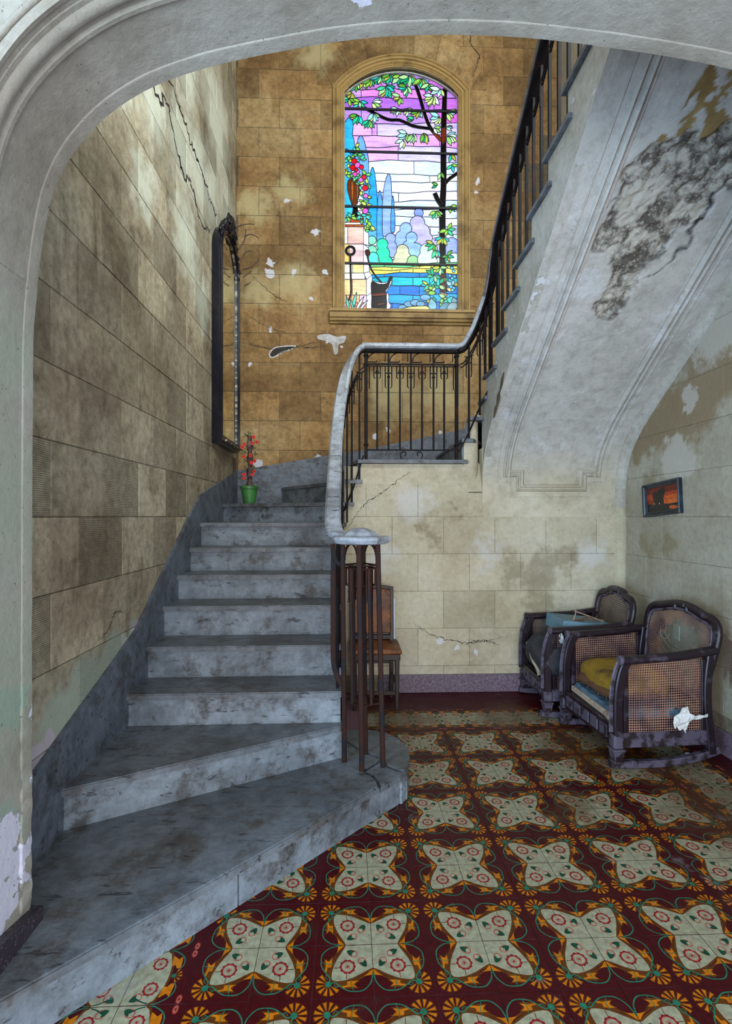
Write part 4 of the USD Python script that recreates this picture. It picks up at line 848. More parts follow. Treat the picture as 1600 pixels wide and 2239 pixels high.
def Msoff(u, s, h):
    y = np.interp(s, sl, prof2[:, 0]) + np.interp(s, sl, pn[:, 0]) * h; z = np.interp(s, sl, prof2[:, 1]) + np.interp(s, sl, pn[:, 1]) * h
    return np.stack([u, y, z], 1)
s_of_y = lambda y: float(np.interp(-y, -prof2[:, 0], sl))
s_of_z = lambda z: float(np.interp(z, prof2[:, 1], sl))
AGG = Polygon([(1.46, 2.6), (1.53, 2.52), (1.66, 2.5), (1.74, 2.45), (1.88, 2.42), (2.2, 2.5), (2.2, 2.66), (2.06, 2.65), (1.96, 2.72), (1.91, 2.79), (1.86, 2.88), (1.82, 2.98), (1.80, 3.09), (1.82, 3.12), (1.8, 3.18), (1.77, 3.27), (1.67, 3.32), (1.62, 3.28), (1.64, 3.17), (1.64, 3.05), (1.57, 2.96), (1.47, 2.92), (1.42, 2.85), (1.47, 2.81), (1.43, 2.69)])
OCH = Polygon([(1.53, 2.52), (1.66, 2.5), (1.9, 2.42), (2.1, 2.3), (1.9, 2.1), (1.64, 2.2), (1.61, 2.36), (1.57, 2.44)])
CRKS = [LineString([(2.1, 2.55), (2.04, 2.62), (1.99, 2.70), (1.94, 2.76), (1.95, 2.86), (1.93, 2.95), (1.86, 3.05)]), LineString([(1.43, 2.69), (1.41, 2.8), (1.42, 2.88)])]
nu, nv = 112, ns - 1
U0 = 1.16
Vv, Ff = grid(nu, nv, lambda u, v: Msoff(U0 + u * (2.39 - U0), v * SL, np.zeros(len(u))))
uu = np.repeat(np.linspace(U0, 2.39, nu + 1), nv + 1); vv = np.tile(np.linspace(0, SL, nv + 1), nu + 1); yy = Vv[:, 1]
jit = (meshkit.fbm(np.stack([uu * 9, yy * 9, vv * 0], 1), 5, 11) - .5)
jx = uu + jit * .16; jy = yy + (meshkit.fbm(np.stack([uu * 9, yy * 9, vv * 0], 1), 5, 17) - .5) * .16
P2 = shapely.points(jx, jy)
insd = np.where(shapely.contains(AGG, P2), shapely.distance(AGG.exterior, P2), -shapely.distance(AGG.exterior, P2))
up_ok = vv > s_of_y(3.6)
a_mask = np.clip(insd / .014 + .5, 0, 1) * up_ok
och = np.clip(np.where(shapely.contains(OCH, P2), shapely.distance(OCH.exterior, P2), -1) / .01, 0, 1) * up_ok
och *= (meshkit.fbm(np.stack([uu * 14, yy * 14, vv * 0], 1), 5, 23) > .47)
crm = np.max([np.clip(1 - shapely.distance(c_, P2) / .012, 0, 1) for c_ in CRKS], axis=0) * up_ok
rim = np.clip(1 - np.abs(insd) / .014, 0, 1) * up_ok * (meshkit.fbm(np.stack([uu * 20, yy * 20, vv * 0], 1), 3, 31) > .5)
rag = meshkit.fbm(np.stack([uu * 30, yy * 30, Vv[:, 2] * 30], 1), 5, 41) - .5
groove = np.sin((uu * .93 + yy * .35) * 95) * .5 + .5
hh = -a_mask * (.016 + .030 * rag + .008 * groove * (rag > 0)) - och * .003 - crm * .010 + (1 - a_mask) * (meshkit.fbm(np.stack([uu * 4, yy * 4, vv * 0], 1), 4, 43) - .5) * .006 * up_ok
flk = meshkit.fbm(np.stack([uu * 6, yy * 6, vv * 0], 1), 6, 47)
hh -= .0025 * (flk > .56) * (vv > s_of_z(2.3))
Vv = Msoff(uu, vv, hh)
obj('soffit', (Vv, Ff), 'soffit_plaster', UP, smooth=True, color=np.stack([a_mask, och, np.clip(crm + rim * .7, 0, 1)], 1), label='cracked plaster soffit with bare aggregate patch')
z1, z2, sT = s_of_z(1.80), s_of_z(1.674), SL - .05
xl, xr = 1.285, 2.235
pa = [(xl, s) for s in np.linspace(sT, z1, 70)] + [(xl + .115, z1), (xl + .115, z2), (xr - .12, z2), (xr - .12, z1)] + [(xr, s) for s in np.linspace(z1, sT, 70)]
PR = [(0, -.004), (.002, .004), (.008, .004), (.012, -.001), (.050, -.001), (.054, .010), (.062, .016), (.070, .010), (.074, .003), (.084, .003), (.090, .015), (.102, .019), (.112, .010), (.118, .002), (.126, .004), (.133, .004), (.137, -.006)]
pa2 = [(x, s) for x, s in pa]
obj('panel_moulding', moulding(pa2, [(-d, h * 1.5) for d, h in PR], Msoff), 'soffit_plaster', UP, smooth=30)
str_top = []
for k in range(14, 24):
    y1 = (yk(k) if k > 14 else 4.40) - .03; z = .1805 * k - TH
    str_top += [(y1, z - .18 if k > 14 else 2.0), (y1, z)]
low = [(y, z) for y, z in prof2[::6] if z > 1.98][::-1]
strp = Polygon(str_top + [(yk(24), .1805 * 23 - TH)] + low).buffer(0)
obj('stringer', prism(strp, 1.165, 1.22, 'yzx'), 'stringer_plaster', UP)
rag2 = Polygon([(4.01, 2.30), (3.97, 2.37), (3.93, 2.38), (3.90, 2.45), (3.84, 2.47), (3.80, 2.55), (3.74, 2.58), (3.77, 2.51), (3.83, 2.46), (3.86, 2.41), (3.92, 2.36), (3.96, 2.33)])
obj('string_damage', prism(rag2.buffer(.006), 1.161, 1.168, 'yzx'), 'joint', UP, label='broken plaster edge of the stair string')
aa = np.linspace(0, PI / 2, 7); sc = np.linspace(s_of_z(1.58), SL, 120)
obj('soffit_cove', (np.vstack([Msoff(np.full(120, 2.325 + .065 * math.sin(a)), sc, np.full(120, .065 - .065 * math.cos(a))) for a in aa]), [(r_ * 120 + i, r_ * 120 + i + 1, (r_ + 1) * 120 + i + 1, (r_ + 1) * 120 + i) for r_ in range(6) for i in range(119)]), 'stringer_plaster', UP, smooth=True)

# ---------------------------------------------------------------- cracks and losses in the plaster
def crack(parent, pts, f3, w=.007, n=.0022, seed=0, mat='crack_dark', name='crack', jag=.006):
    P = smoothpath(pts, 60); r = random.Random(seed)
    P = P + np.array([(r.gauss(0, jag), r.gauss(0, jag)) for _ in P])
    T = np.gradient(P, axis=0); T /= np.linalg.norm(T, axis=1, keepdims=True); N = np.stack([T[:, 1], -T[:, 0]], 1)
    hw = np.array([w / 2 * math.sin(PI * (k + .5) / len(P)) ** .5 * r.uniform(.3, 1.2) for k in range(len(P))])[:, None]
    a, b = P + N * hw, P - N * hw; m = len(P)
    V = np.vstack([f3(q[:, 0], q[:, 1], np.full(m, n)) for q in (a, b)])
    obj(name, (V, [(i, i + 1, m + i + 1, m + i) for i in range(m - 1)]), mat, parent)
crack(WB, [(-1.2, 3.42), (-.95, 3.37), (-.80, 3.34)], f_back, .008, seed=1); crack(WB, [(-.80, 3.33), (-.62, 3.36), (-.40, 3.37), (-.2, 3.38)], f_back, .010, seed=2)
crack(WB, [(-1.05, 4.15), (-.9, 4.02), (-.78, 3.92), (-.66, 3.86)], f_back, .007, seed=3); crack(WB, [(1.43, 7.0), (1.36, 6.8), (1.46, 6.62), (1.38, 6.4)], f_back, .009, seed=4)
crack(WB, [(-.85, 3.30), (-.75, 3.30), (-.6, 3.36), (-.3, 3.44)], f_back, .008, seed=5); crack(WB, [(-1.15, 3.75), (-.9, 3.6), (-.6, 3.5)], f_back, .005, seed=6)
hole = blob([(-.85, 3.29), (-.80, 3.35), (-.70, 3.37), (-.58, 3.375), (-.66, 3.34), (-.74, 3.31), (-.78, 3.28), (-.83, 3.26)])
V, F = flat(hole.buffer(.014), lambda q: f_back(q[:, 0], q[:, 1], np.full(len(q), .0018))); obj('bare_plaster', (V, F), 'white_plaster', WB)
V, F = flat(hole, lambda q: f_back(q[:, 0], q[:, 1], np.full(len(q), .003))); obj('plaster_hole', (V, F), 'crack_dark', WB)
for pl in ([(-.33, 3.50), (-.22, 3.52), (-.12, 3.49), (-.02, 3.50), (-.04, 3.43), (-.10, 3.40), (-.11, 3.31), (-.15, 3.30), (-.17, 3.40), (-.24, 3.44), (-.32, 3.46)],):
    V, F = flat(blob(pl, 44), lambda q: f_back(q[:, 0], q[:, 1], np.full(len(q), .0018))); obj('bare_plaster', (V, F), 'white_plaster', WB)
crack(PIER, [(-.01, 1.40), (.06, 1.50), (.10, 1.56), (.157, 1.624), (.25, 1.69), (.33, 1.74), (.432, 1.82), (.55, 1.90)], f_pier, .006, n=.003, seed=7)
crack(PIER, [(.55, .60), (.7, .50), (.9, .44), (1.1, .42), (1.35, .47)], f_pier, .006, seed=8); crack(PIER, [(1.0, .40), (1.15, .44), (1.3, .40)], f_pier, .006, seed=9)
crack(WL, [(3.0, 4.75), (3.27, 4.21), (3.5, 4.3), (3.76, 4.05), (4.0, 4.1), (4.3, 3.95), (4.6, 4.1)], f_left, .022, n=.003, seed=10, jag=.02); crack(WL, [(3.4, 4.5), (3.9, 4.45), (4.4, 4.35), (4.9, 4.25)], f_left, .018, n=.003, seed=12, jag=.02)
crack(WL, [(2.5, .90), (2.62, .93), (2.7, 1.0), (2.8, .99)], f_left, .005, n=.003, seed=13)
crack(WR, [(3.0, 3.12), (3.15, 2.95), (3.32, 2.83), (3.5, 2.72), (3.62, 2.66)], f_right, .010, n=.003, seed=14)

# ---------------------------------------------------------------- newel
NC = np.array([.085, 2.742])
NW = thing('newel_post', 'openwork rusty iron newel with faceted white marble cap at the stair foot', 'newel post', (NC[0], NC[1], RZ[1]))
feet = [(-.018, 2.754), (.074, 2.655), (.188, 2.698), (.100, 2.84)]
heads = [(-.028, 2.748), (.058, 2.655), (.160, 2.71), (.085, 2.84)]
z0 = RZ[1]
for (fx, fy), (hx, hy) in zip(feet, heads): obj('post', bar((fx, fy, z0), (hx, hy, 1.372), .027, ch=.004, up=(0, 1, 0)), 'rusty_iron', NW)
at = lambda k, z: np.array([*(np.array(feet[k]) + (np.array(heads[k]) - np.array(feet[k])) * (z - z0) / (1.372 - z0)), z])
for a_, b_ in ((0, 1), (1, 2), (2, 3), (3, 0)):
    for z in (.515, 1.232, 1.248): obj('ring_bar', bar(at(a_, z), at(b_, z), .010, .008), 'rusty_iron', NW)
    mid = lambda z: (at(a_, z) + at(b_, z)) / 2
    obj('baluster', bar(mid(.515), mid(1.232), .017, ch=.003, up=(0, 1, 0)), 'rusty_iron', NW)
    A, B = at(a_, 1.25), at(b_, 1.25); d = B - A; d[2] = 0
    for s in (0, 1):
        p0, q0 = (A, d) if s == 0 else (B, -d)
        pts = [p0 + q0 * (.08 + .42 * (1 - math.cos(t * PI / 2))) + np.array([0, 0, .02 + .095 * math.sin(t * PI / 2)]) for t in np.linspace(0, 1, 8)]
        obj('gothic_arch', tube(pts, .0055, 6), 'rusty_iron', NW, smooth=60)
        h = [p0 + q0 * .16 + np.array([0, 0, -.02 - .0]), p0 + q0 * .38 + np.array([0, 0, -.02]), p0 + q0 * .38 + np.array([0, 0, -.19]), p0 + q0 * .36 + np.array([0, 0, -.20])]
        obj('hook', tube(h, .0045, 6), 'rusty_iron', NW)
        obj('hook', tube([p0 + q0 * .16 + np.array([0, 0, -.02]), p0 + q0 * .16 + np.array([0, 0, -.11]), p0 + q0 * .37 + np.array([0, 0, -.11])], .0045, 6), 'rusty_iron', NW)
obj('side_strap', sweep(smoothpath([(-.075, 2.77, 1.33), (-.078, 2.77, 1.15), (-.078, 2.77, .80), (-.074, 2.77, .70), (-.055, 2.765, .635), (-.028, 2.757, .59)], 40), rect(.028, .014, .003), up=(0, 1, 0)), 'rusty_iron', NW, smooth=30)
obj('side_scroll', sweep(smoothpath([(-.082, 2.77, 1.36), (-.076, 2.77, 1.30), (-.060, 2.765, 1.262), (-.03, 2.757, 1.245)], 30), rect(.024, .014, .003), up=(0, 1, 0)), 'rusty_iron', NW, smooth=30)
cap = lathe([(0, 1.448), (.012, 1.449), (.05, 1.442), (.082, 1.424), (.10, 1.408), (.118, 1.402), (.160, 1.402), (.166, 1.396), (.164, 1.384), (.150, 1.366), (.118, 1.360), (0, 1.360)], (0, 0, 0), 8)
cap.apply_transform(trimesh.transformations.rotation_matrix(PI / 8 + .15, (0, 0, 1))); cap.apply_translation((.070, 2.745, 0))
obj('cap', cap, 'marble_rail', NW, label='faceted white marble cap')

# ---------------------------------------------------------------- balustrades
IR = 'iron'
def railing(name, label, path, cut=()):
    o = thing(name, label, 'balustrade', tuple(path[0] * (1, 1, 0)) + () if False else (float(path[0][0]), float(path[0][1]), float(path[0][2]) - 1.0))
    return o
RS = rect(.098, .044, .013)
PL = smoothpath([(.00, 2.80, 1.392), (-.055, 2.86, 1.405), (-.083, 2.96, 1.45), (-.09, 3.12, 1.545), (-.09, 3.5, 1.80), (-.088, 3.9, 2.08), (-.08, 4.02, 2.21), (-.06, 4.14, 2.43), (-.015, 4.24, 2.69), (.06, 4.295, 2.88), (.137, 4.305, 2.952)], 110)
BL1 = thing('lower_balustrade', 'white marble handrail on dark iron balusters beside the lower flight', 'balustrade', (-.09, 3.5, .9))
cutk = [0, 14, 52, 74, len(PL) - 1]
for a_, b_ in zip(cutk, cutk[1:]): obj('handrail', sweep(PL[a_:b_ + 1], RS), 'marble_rail', BL1, smooth=30, label='white marble handrail length')
under = PL - np.array([0, 0, .034]); obj('rail_strap', sweep(under[4:], rect(.05, .012)), IR, BL1)
arcl = np.r_[0, np.cumsum(np.linalg.norm(np.diff(PL, axis=0), axis=1))]
def on_path(P, key, val, col=1): return np.array([np.interp(val, P[:, col], P[:, k]) for k in range(3)])
mid1 = PL - np.array([-.028, 0, .155]); obj('mid_rail', sweep(mid1[24:], rect(.010, .010)), IR, BL1); obj('mid_rail', sweep((mid1 - np.array([0, 0, .03]))[24:], rect(.010, .010)), IR, BL1)
def hookset(parent, x, y, z, dx, dy, long_=.15):
    for s in (-1, 1):
        d = np.array([dx, dy, 0]) * s
        p = np.array([x, y, z]) + d * .028
        obj('hook', tube([p + d * .02 + (0, 0, .0), p, p + (0, 0, -long_), p - d * .010 + (0, 0, -long_ - .012)], .0042, 6), IR, parent)
        obj('collar', bar(p + (0, 0, -.06), np.array([x, y, z - .06]), .008), IR, parent)
for k in range(3, 9):
    for dy in (.07, .20):
        y = YN[k] + dy
        if y > 4.2: continue
        q = on_path(PL, 'y', y); x = -.058
        obj('baluster', bar((x, y, RZ[k]), (x - .02 * 0, y, q[2] - .03), .016, ch=.002, up=(0, 1, 0)), IR, BL1); hookset(BL1, x, y, q[2] - .16, 0, 1, .12 if dy < .1 else .19)
for x, y, zb, zt in ((-.045, 4.20, RZ[8], 2.56), (-.005, 4.275, RZ[8], 2.70), (.035, 4.315, RZ[9], 2.79), (.10, 4.32, RZ[10], 2.90)):
    obj('baluster', bar((x, y, zb), (x, y, zt), .016, ch=.002, up=(0, 1, 0)), IR, BL1); hookset(BL1, x, y, zt - .16, .7, .4, .15)
obj('bottom_rail', sweep(smoothpath([(-.045, 3.0, .62), (-.045, 4.1, 1.45), (-.02, 4.26, 1.58), (.05, 4.315, 1.76), (.135, 4.315, 2.03)], 30), rect(.010, .012)), IR, BL1)

LY = 4.318
BL2 = thing('landing_balustrade', 'level iron railing with scrolls and marble handrail on the landing edge', 'balustrade', (.545, LY, RZ[11]))
obj('handrail', sweep([(.125, LY - .013, 2.952), (.55, LY - .013, 2.954), (.945, LY - .013, 2.955)], RS), 'marble_rail', BL2, label='white marble handrail length')
obj('rail_strap', bx(.12, .95, LY - .025, LY + .025, 2.908, 2.925), IR, BL2)
for x in (.156, .933):
    obj('post', bar((x, LY, RZ[11]), (x, LY, 2.915), .028, ch=.004, up=(0, 1, 0)), IR, BL2)
    for z in (2.12, 2.80, 2.88): obj('post_boss', cbox((x, LY, z), (.042, .042, .02), .006), IR, BL2)
obj('mid_rail', bx(.156, .933, LY - .006, LY + .006, 2.803, 2.815), IR, BL2); obj('mid_rail', bx(.156, .933, LY - .005, LY + .005, 2.788, 2.795), IR, BL2)
obj('bottom_rail', bx(.156, .933, LY - .006, LY + .006, 2.070, 2.082), IR, BL2)
xs = [.251, .348, .446, .540, .635, .734, .826]
for k, x in enumerate(xs):
    lg = k % 2 == 1
    obj('baluster', bar((x, LY, 2.076), (x, LY, 2.912 if lg else 2.81), .015, ch=.002, up=(0, 1, 0)), IR, BL2)
    obj('baluster_boss', cbox((x, LY, 2.70 if lg else 2.745), (.026, .022, .014), .004), IR, BL2)
    hookset(BL2, x, LY, 2.792, 1, 0, .175 if lg else .095)
for x, ln in ((.156, .175), (.933, .175)):
    s = 1 if x < .5 else -1
    obj('hook', tube([(x + s * .045, LY, 2.792), (x + s * .028, LY, 2.792), (x + s * .028, LY, 2.60), (x + s * .034, LY, 2.592)], .0042, 6), IR, BL2)
for x in (.166, .358, .550, .744):
    obj('quarter_arc', tube([(x + .10 * (1 - math.cos(t)), LY, 2.83 + .08 * math.sin(t)) for t in np.linspace(0, PI / 2, 10)], .0045, 6), IR, BL2, smooth=60)
    obj('hook', tube([(x, LY, 2.826), (x + .075, LY, 2.826), (x + .085, LY, 2.832), (x + .082, LY, 2.84)], .0045, 6), IR, BL2)
    obj('hook', tube([(x + .155, LY, 2.905), (x + .155, LY, 2.84), (x + .148, LY, 2.832)], .0045, 6), IR, BL2)
for s in (-1, 1):
    cxs = .545 + s * .062
    obj('scroll', tube([(cxs + s * (-.0 + (.030 - .006 * t) * math.cos(t + .2)), LY, 2.037 + (.033 - .006 * t) * math.sin(t + .2)) for t in np.linspace(-1.2, 4.3, 26)], .0048, 6), IR, BL2, smooth=60)

PU = smoothpath([(.945, 4.305, 2.955), (1.0, 4.30, 2.985), (1.075, 4.27, 3.11), (1.14, 4.225, 3.28), (1.185, 4.18, 3.45), (1.208, 4.125, 3.63), (1.216, 4.02, 3.79), (1.22, 3.6, 4.09), (1.22, 2.9, 4.57), (1.22, 1.75, 5.35)], 110)
BL3 = thing('upper_balustrade', 'dark iron balusters under a worn handrail climbing the overhead flight', 'balustrade', (1.2, 4.2, 2.4))
cutk = [0, 40, 76, 92, len(PU) - 1]
for a_, b_ in zip(cutk, cutk[1:]): obj('handrail', sweep(PU[a_:b_ + 1], RS), 'marble_rail' if b_ <= 40 else 'worn_rail', BL3, smooth=30)
obj('rail_strap', sweep(PU - np.array([0, 0, .036]), rect(.082, .03)), IR, BL3)
obj('mid_rail', sweep(PU[4:] - np.array([0, 0, .15]), rect(.010, .010)), IR, BL3); obj('mid_rail', sweep(PU[4:] - np.array([0, 0, .18]), rect(.010, .010)), IR, BL3)
for x, y, zb, zt in ((1.035, 4.30, RZ[12], 3.0), (1.115, 4.245, RZ[13], 3.17), (1.185, 4.20, 2.50, 3.40)):
    obj('baluster', bar((x, y, zb), (x, y, zt), .016, ch=.002, up=(0, 1, 0)), IR, BL3); hookset(BL3, x, y, zt - .12, .7, -.5, .17)
for k in range(14, 24):
    for dy in (.05, .18):
        y = (yk(k) if k > 14 else 4.22) - dy
        z = .1805 * k - (.01 if k < 16 else 0); q = np.array([np.interp(-y, -PU[30:, 1], PU[30:, c_]) for c_ in range(3)])
        obj('baluster', bar((q[0], y, z), (q[0], y, q[2] - .03), .019, ch=.002, up=(0, 1, 0)), IR, BL3)
        if dy < .1: obj('hook', tube([(q[0], y - .04, q[2] - .19), (q[0] - .02, y - .03, q[2] - .19), (q[0] - .02, y - .03, q[2] - .33)], .005, 6), IR, BL3)
obj('bottom_rail', sweep(smoothpath([(.95, LY, 2.06), (1.03, 4.29, 2.22), (1.10, 4.24, 2.40), (1.18, 4.19, 2.58)], 16), rect(.010, .012)), IR, BL3)

# ---------------------------------------------------------------- mirror
_obj0 = obj
def obj(name, mesh, mat, parent=None, **kw):      # the mirror and its twigs hang a little lower
    m = tm(mesh).copy(); m.apply_translation((0, 0, -.085)); return _obj0(name, m, mat, parent, **kw)
MR = thing('mirror', 'tall black-framed arched mirror hung on the left wall above the stair', 'mirror', (-1.22, 5.0, 2.2))
def mout(d):
    return Polygon([(4.60 + d, 2.26 + d)] + [(5.0 - (.40 - d) * math.cos(t), 4.03 + (.33 - d) * math.sin(t) ** 1.2) for t in np.linspace(0, PI, 25)] + [(5.40 - d, 2.26 + d)])
fx = [(-1.222, -1.152, 0, .075), (-1.20, -1.135, .010, .062), (-1.19, -1.128, .022, .048)]
obj('frame', [prism(mout(a_).difference(mout(b_)), x0, x1, 'yzx') for x0, x1, a_, b_ in fx], 'black_lacquer', MR)
obj('gilt_slip', prism(mout(.074).difference(mout(.082)), -1.17, -1.146, 'yzx'), 'worn_gilt', MR)
V, F = flat(mout(.07), lambda q: np.stack([np.full(len(q), -1.158), q[:, 0], q[:, 1]], 1)); obj('glass', (V, F), 'mirror_silver', MR)
obj('ledge', sweep([(-1.222, 4.555, 2.24), (-1.222, 5.445, 2.24)], [(0, -.05), (-.0, .04), (-.095, .045), (-.125, .03), (-.12, .01), (-.10, -.0), (-.105, -.03), (-.08, -.055)][::-1], up=(0, 0, 1)), 'black_lacquer', MR, smooth=30)
obj('worn_edge', sweep([(-1.105, 4.66, 2.288), (-1.105, 5.36, 2.288)], circ(.012, 6)), 'worn_gilt', MR)
lumps = []
for k, t in enumerate(np.linspace(.55, 2.75, 13)):
    y, z = 5.0 - .385 * math.cos(t), 4.045 + .345 * math.sin(t) ** 1.2; s = .035 + .022 * math.exp(-((t - 1.55) / .35) ** 2)
    ic = trimesh.creation.icosphere(2, s); v = ic.vertices; v *= (.8, 1, 1.15); v += ((meshkit.fbm(v * 45 + k, 3, k) - .5) * .045)[:, None] * v / s; ic.vertices = v + (-1.15 - .0, y, z); lumps.append(ic)
for a_, s in ((1.57, .075), (1.35, .05), (1.8, .05)):
    y, z = 5.0 - .36 * math.cos(a_), 4.10 + .34 * math.sin(a_); ic = trimesh.creation.icosphere(2, s); v = ic.vertices; v *= (.6, .8, 1.1); v += ((meshkit.fbm(v * 40, 3, 9) - .5) * .06)[:, None] * v / s; ic.vertices = v + (-1.14, y, z + .01); lumps.append(ic)
for k, s in enumerate((-1, 1)):
    lumps.append(tube([(-1.12, 5.0 + s * (.10 + .05 * math.cos(t)), 4.36 + .045 * math.sin(t)) for t in np.linspace(.3, 5.2, 18)], .014, 8))
obj('carved_crest', lumps, 'black_lacquer', MR, smooth=50)
TW = thing('dried_twigs', 'curling dry twigs stuck behind the mirror crest', 'twigs', (-1.12, 5.15, 4.3))
for k, p in enumerate([[(-1.12, 5.05, 4.36), (-1.08, 5.06, 4.46), (-.99, 5.08, 4.50), (-.93, 5.1, 4.51)], [(-1.10, 5.15, 4.28), (-1.05, 5.16, 4.36), (-1.03, 5.16, 4.46), (-1.03, 5.17, 4.50)], [(-1.04, 5.16, 4.42), (-.98, 5.17, 4.45), (-.92, 5.18, 4.43), (-.90, 5.18, 4.41)], [(-1.10, 5.22, 4.20), (-1.04, 5.22, 4.29), (-.98, 5.22, 4.31)],
                       [(-1.09, 5.28, 4.14), (-1.0, 5.28, 4.17), (-.93, 5.28, 4.24), (-.91, 5.28, 4.31), (-.93, 5.28, 4.35)], [(-1.09, 5.32, 4.08), (-1.04, 5.32, 4.12), (-1.0, 5.32, 4.15)], [(-1.08, 5.34, 4.0), (-1.03, 5.34, 4.03), (-1.02, 5.34, 4.05)]]):
    P = smoothpath(p, 18); obj('twig', tube(P, .006, 6, scale=np.linspace(1.2, .6, len(P))), 'dry_twig', TW, smooth=60)

obj = _obj0

# ---------------------------------------------------------------- flower pot
PX, PY, PZ = -.965, 5.02, RZ[9]
PT = thing('flower_pot', 'green flower pot with a mossy pole of red blossoms in the stair corner', 'flower pot', (PX, PY, PZ))
pot_ = obj('pot', lathe([(0, 0), (.052, 0), (.058, .01), (.080, .145), (.088, .148), (.090, .172), (.082, .176), (.076, .16), (0, .155)], (PX, PY, PZ), 24), 'pot_green', PT, smooth=40)
obj('soil', lathe([(0, .160), (.074, .158)], (PX, PY, PZ), 16), 'stem_brown', pot_)
pp = [(PX + .006 * math.sin(3 * t), PY, PZ + .15 + .52 * t) for t in np.linspace(0, 1, 20)]
pole = tube(pp, .026, 12, scale=1 + .25 * np.sin(np.linspace(0, 25, 20))); v = np.array(pole.vertices); v[:, :2] += ((meshkit.fbm(v * 50, 3, 2) - .5) * .02)[:, None]; pole = trimesh.Trimesh(v, pole.faces, process=False)
pole_ = obj('pole', pole, 'stem_brown', PT, smooth=60)
r = random.Random(4)
spots = [(.05, .60, 1), (.075, .555, 1), (-.04, .53, 1), (.05, .50, 0), (.03, .545, 1), (-.045, .41, 1), (-.05, .46, 0), (.055, .37, 1), (.03, .35, 1), (-.03, .37, 0), (.05, .27, 1), (.035, .235, 1), (.06, .30, 0), (-.045, .20, 1), (-.05, .24, 1), (.0, .64, 0), (-.03, .62, 0), (.07, .44, 0), (.02, .42, 1), (-.02, .30, 0), (-.06, .50, 1)]
for dx, dz, red in spots:
    c_ = np.array([PX + dx, PY - .03 + r.uniform(-.02, .02), PZ + .05 + dz])
    obj('stem', tube([(PX, PY, c_[2] - .02), tuple(c_)], .003, 5), 'stem_brown', pole_)
    n_ = 5 if red else 3
    pet = []
    for q in range(n_):
        a_ = 2 * PI * q / n_ + r.uniform(-.3, .3); e = np.array([math.cos(a_), -.4, math.sin(a_)]) * (.019 if red else .026); s_ = np.array([-math.sin(a_), 0, math.cos(a_)]) * (.014 if red else .008)
        pet.append(trimesh.Trimesh(np.array([c_, c_ + e * .6 + s_, c_ + e, c_ + e * .6 - s_, c_ + e * .5 + (0, -.004, 0)]), [(0, 1, 4), (1, 2, 4), (2, 3, 4), (3, 0, 4)], process=False))
    obj('blossom' if red else 'leaf', pet, 'red_petal' if red else 'leaf_green', pole_)

# ---------------------------------------------------------------- picture, wall plate
PC = thing('painting', 'small dark-framed painting of black trees against an orange sunset, hung crooked', 'painting', (2.39, 3.76, 1.51))
ca_, sa_ = math.cos(-.075), math.sin(-.075)
def fp(a, b, n):   # a along the wall away from the viewer, b up
    a = np.asarray(a, float); b = np.asarray(b, float); return np.stack([2.389 - n, 3.76 + a * ca_ - b * sa_, 1.645 + a * sa_ + b * ca_], 1)
W2, H2 = .225, .128
fr_ = moulding([(-W2, -H2), (-W2, H2), (W2, H2), (W2, -H2), (-W2, -H2)], [(0, -.0), (0, .024), (.006, .030), (.018, .026), (.028, .018), (.034, .016), (.034, .004)], fp) if False else None
rings = [(0, .0), (0, .026), (.006, .032), (.016, .030), (.024, .020), (.034, .018), (.036, .006)]
V, F = [], []
for d, h in rings: V.append(fp([-W2 + d, W2 - d, W2 - d, -W2 + d], [-H2 + d, -H2 + d, H2 - d, H2 - d], np.full(4, h)))
for k in range(len(rings) - 1):
    for i in range(4): F.append((k * 4 + i, k * 4 + (i + 1) % 4, k * 4 + 4 + (i + 1) % 4, k * 4 + 4 + i))
obj('frame', (np.vstack(V), F), 'picture_frame', PC)
iw, ih = W2 - .035, H2 - .035
SUN = [(sbox(-iw, -ih, iw, ih), (150, 44, 10)), (sbox(-iw, .0, iw, .05), (176, 62, 16)), (sbox(-iw, -.04, 0, .02), (214, 96, 30)), (sbox(-.19, -.07, -.06, -.02), (226, 108, 40)), (sbox(-iw, .045, iw, ih), (110, 30, 8)),
       (unary_union([Point(.02, .03).buffer(.045, 5), Point(.06, .0).buffer(.05, 5), Point(-.01, .055).buffer(.03, 4), Point(.09, .03).buffer(.03, 4), Point(.04, -.03).buffer(.06, 5)]), (16, 10, 12)), (sbox(-iw, -ih, iw, -.045), (14, 9, 12)), (sbox(0, -.06, iw, -.03), (20, 12, 14)), (blob([(-.19, -.075), (-.10, -.06), (-.08, -.08), (-.15, -.088)]), (206, 92, 30)), (Point(.035, -.035).buffer(.006, 3), (236, 190, 110)), (Point(.10, -.032).buffer(.006, 3), (240, 170, 90)), (Point(.125, -.04).buffer(.004, 3), (240, 190, 120))]
V_, F_, C_, n_ = [], [], [], 0
for p, c in paint([(q.intersection(sbox(-iw, -ih, iw, ih)), c) for q, c in SUN]):
    v, f = flat(p, lambda q: fp(q[:, 0], q[:, 1], np.full(len(q), .008))); V_.append(v); F_.append(f + n_); C_.append(np.tile(lin(c), (len(v), 1))); n_ += len(v)
obj('canvas', (np.vstack(V_), np.vstack(F_)), 'painted_canvas', PC, color=np.vstack(C_))
SW = thing('wall_plate', 'blank ivory wall plate seen through the torn chair back', 'wall plate', (2.39, 3.60, .66))
obj('plate', cbox((2.386, 3.60, .665), (.010, .075, .11), .004), 'ivory_plastic', SW)
SK = thing('wall_socket', 'black wall socket with loose wires behind the torn chair back', 'socket', (2.39, 3.76, .68))
obj('socket_box', cbox((2.380, 3.76, .70), (.022, .05, .075), .006), 'picture_frame', SK)
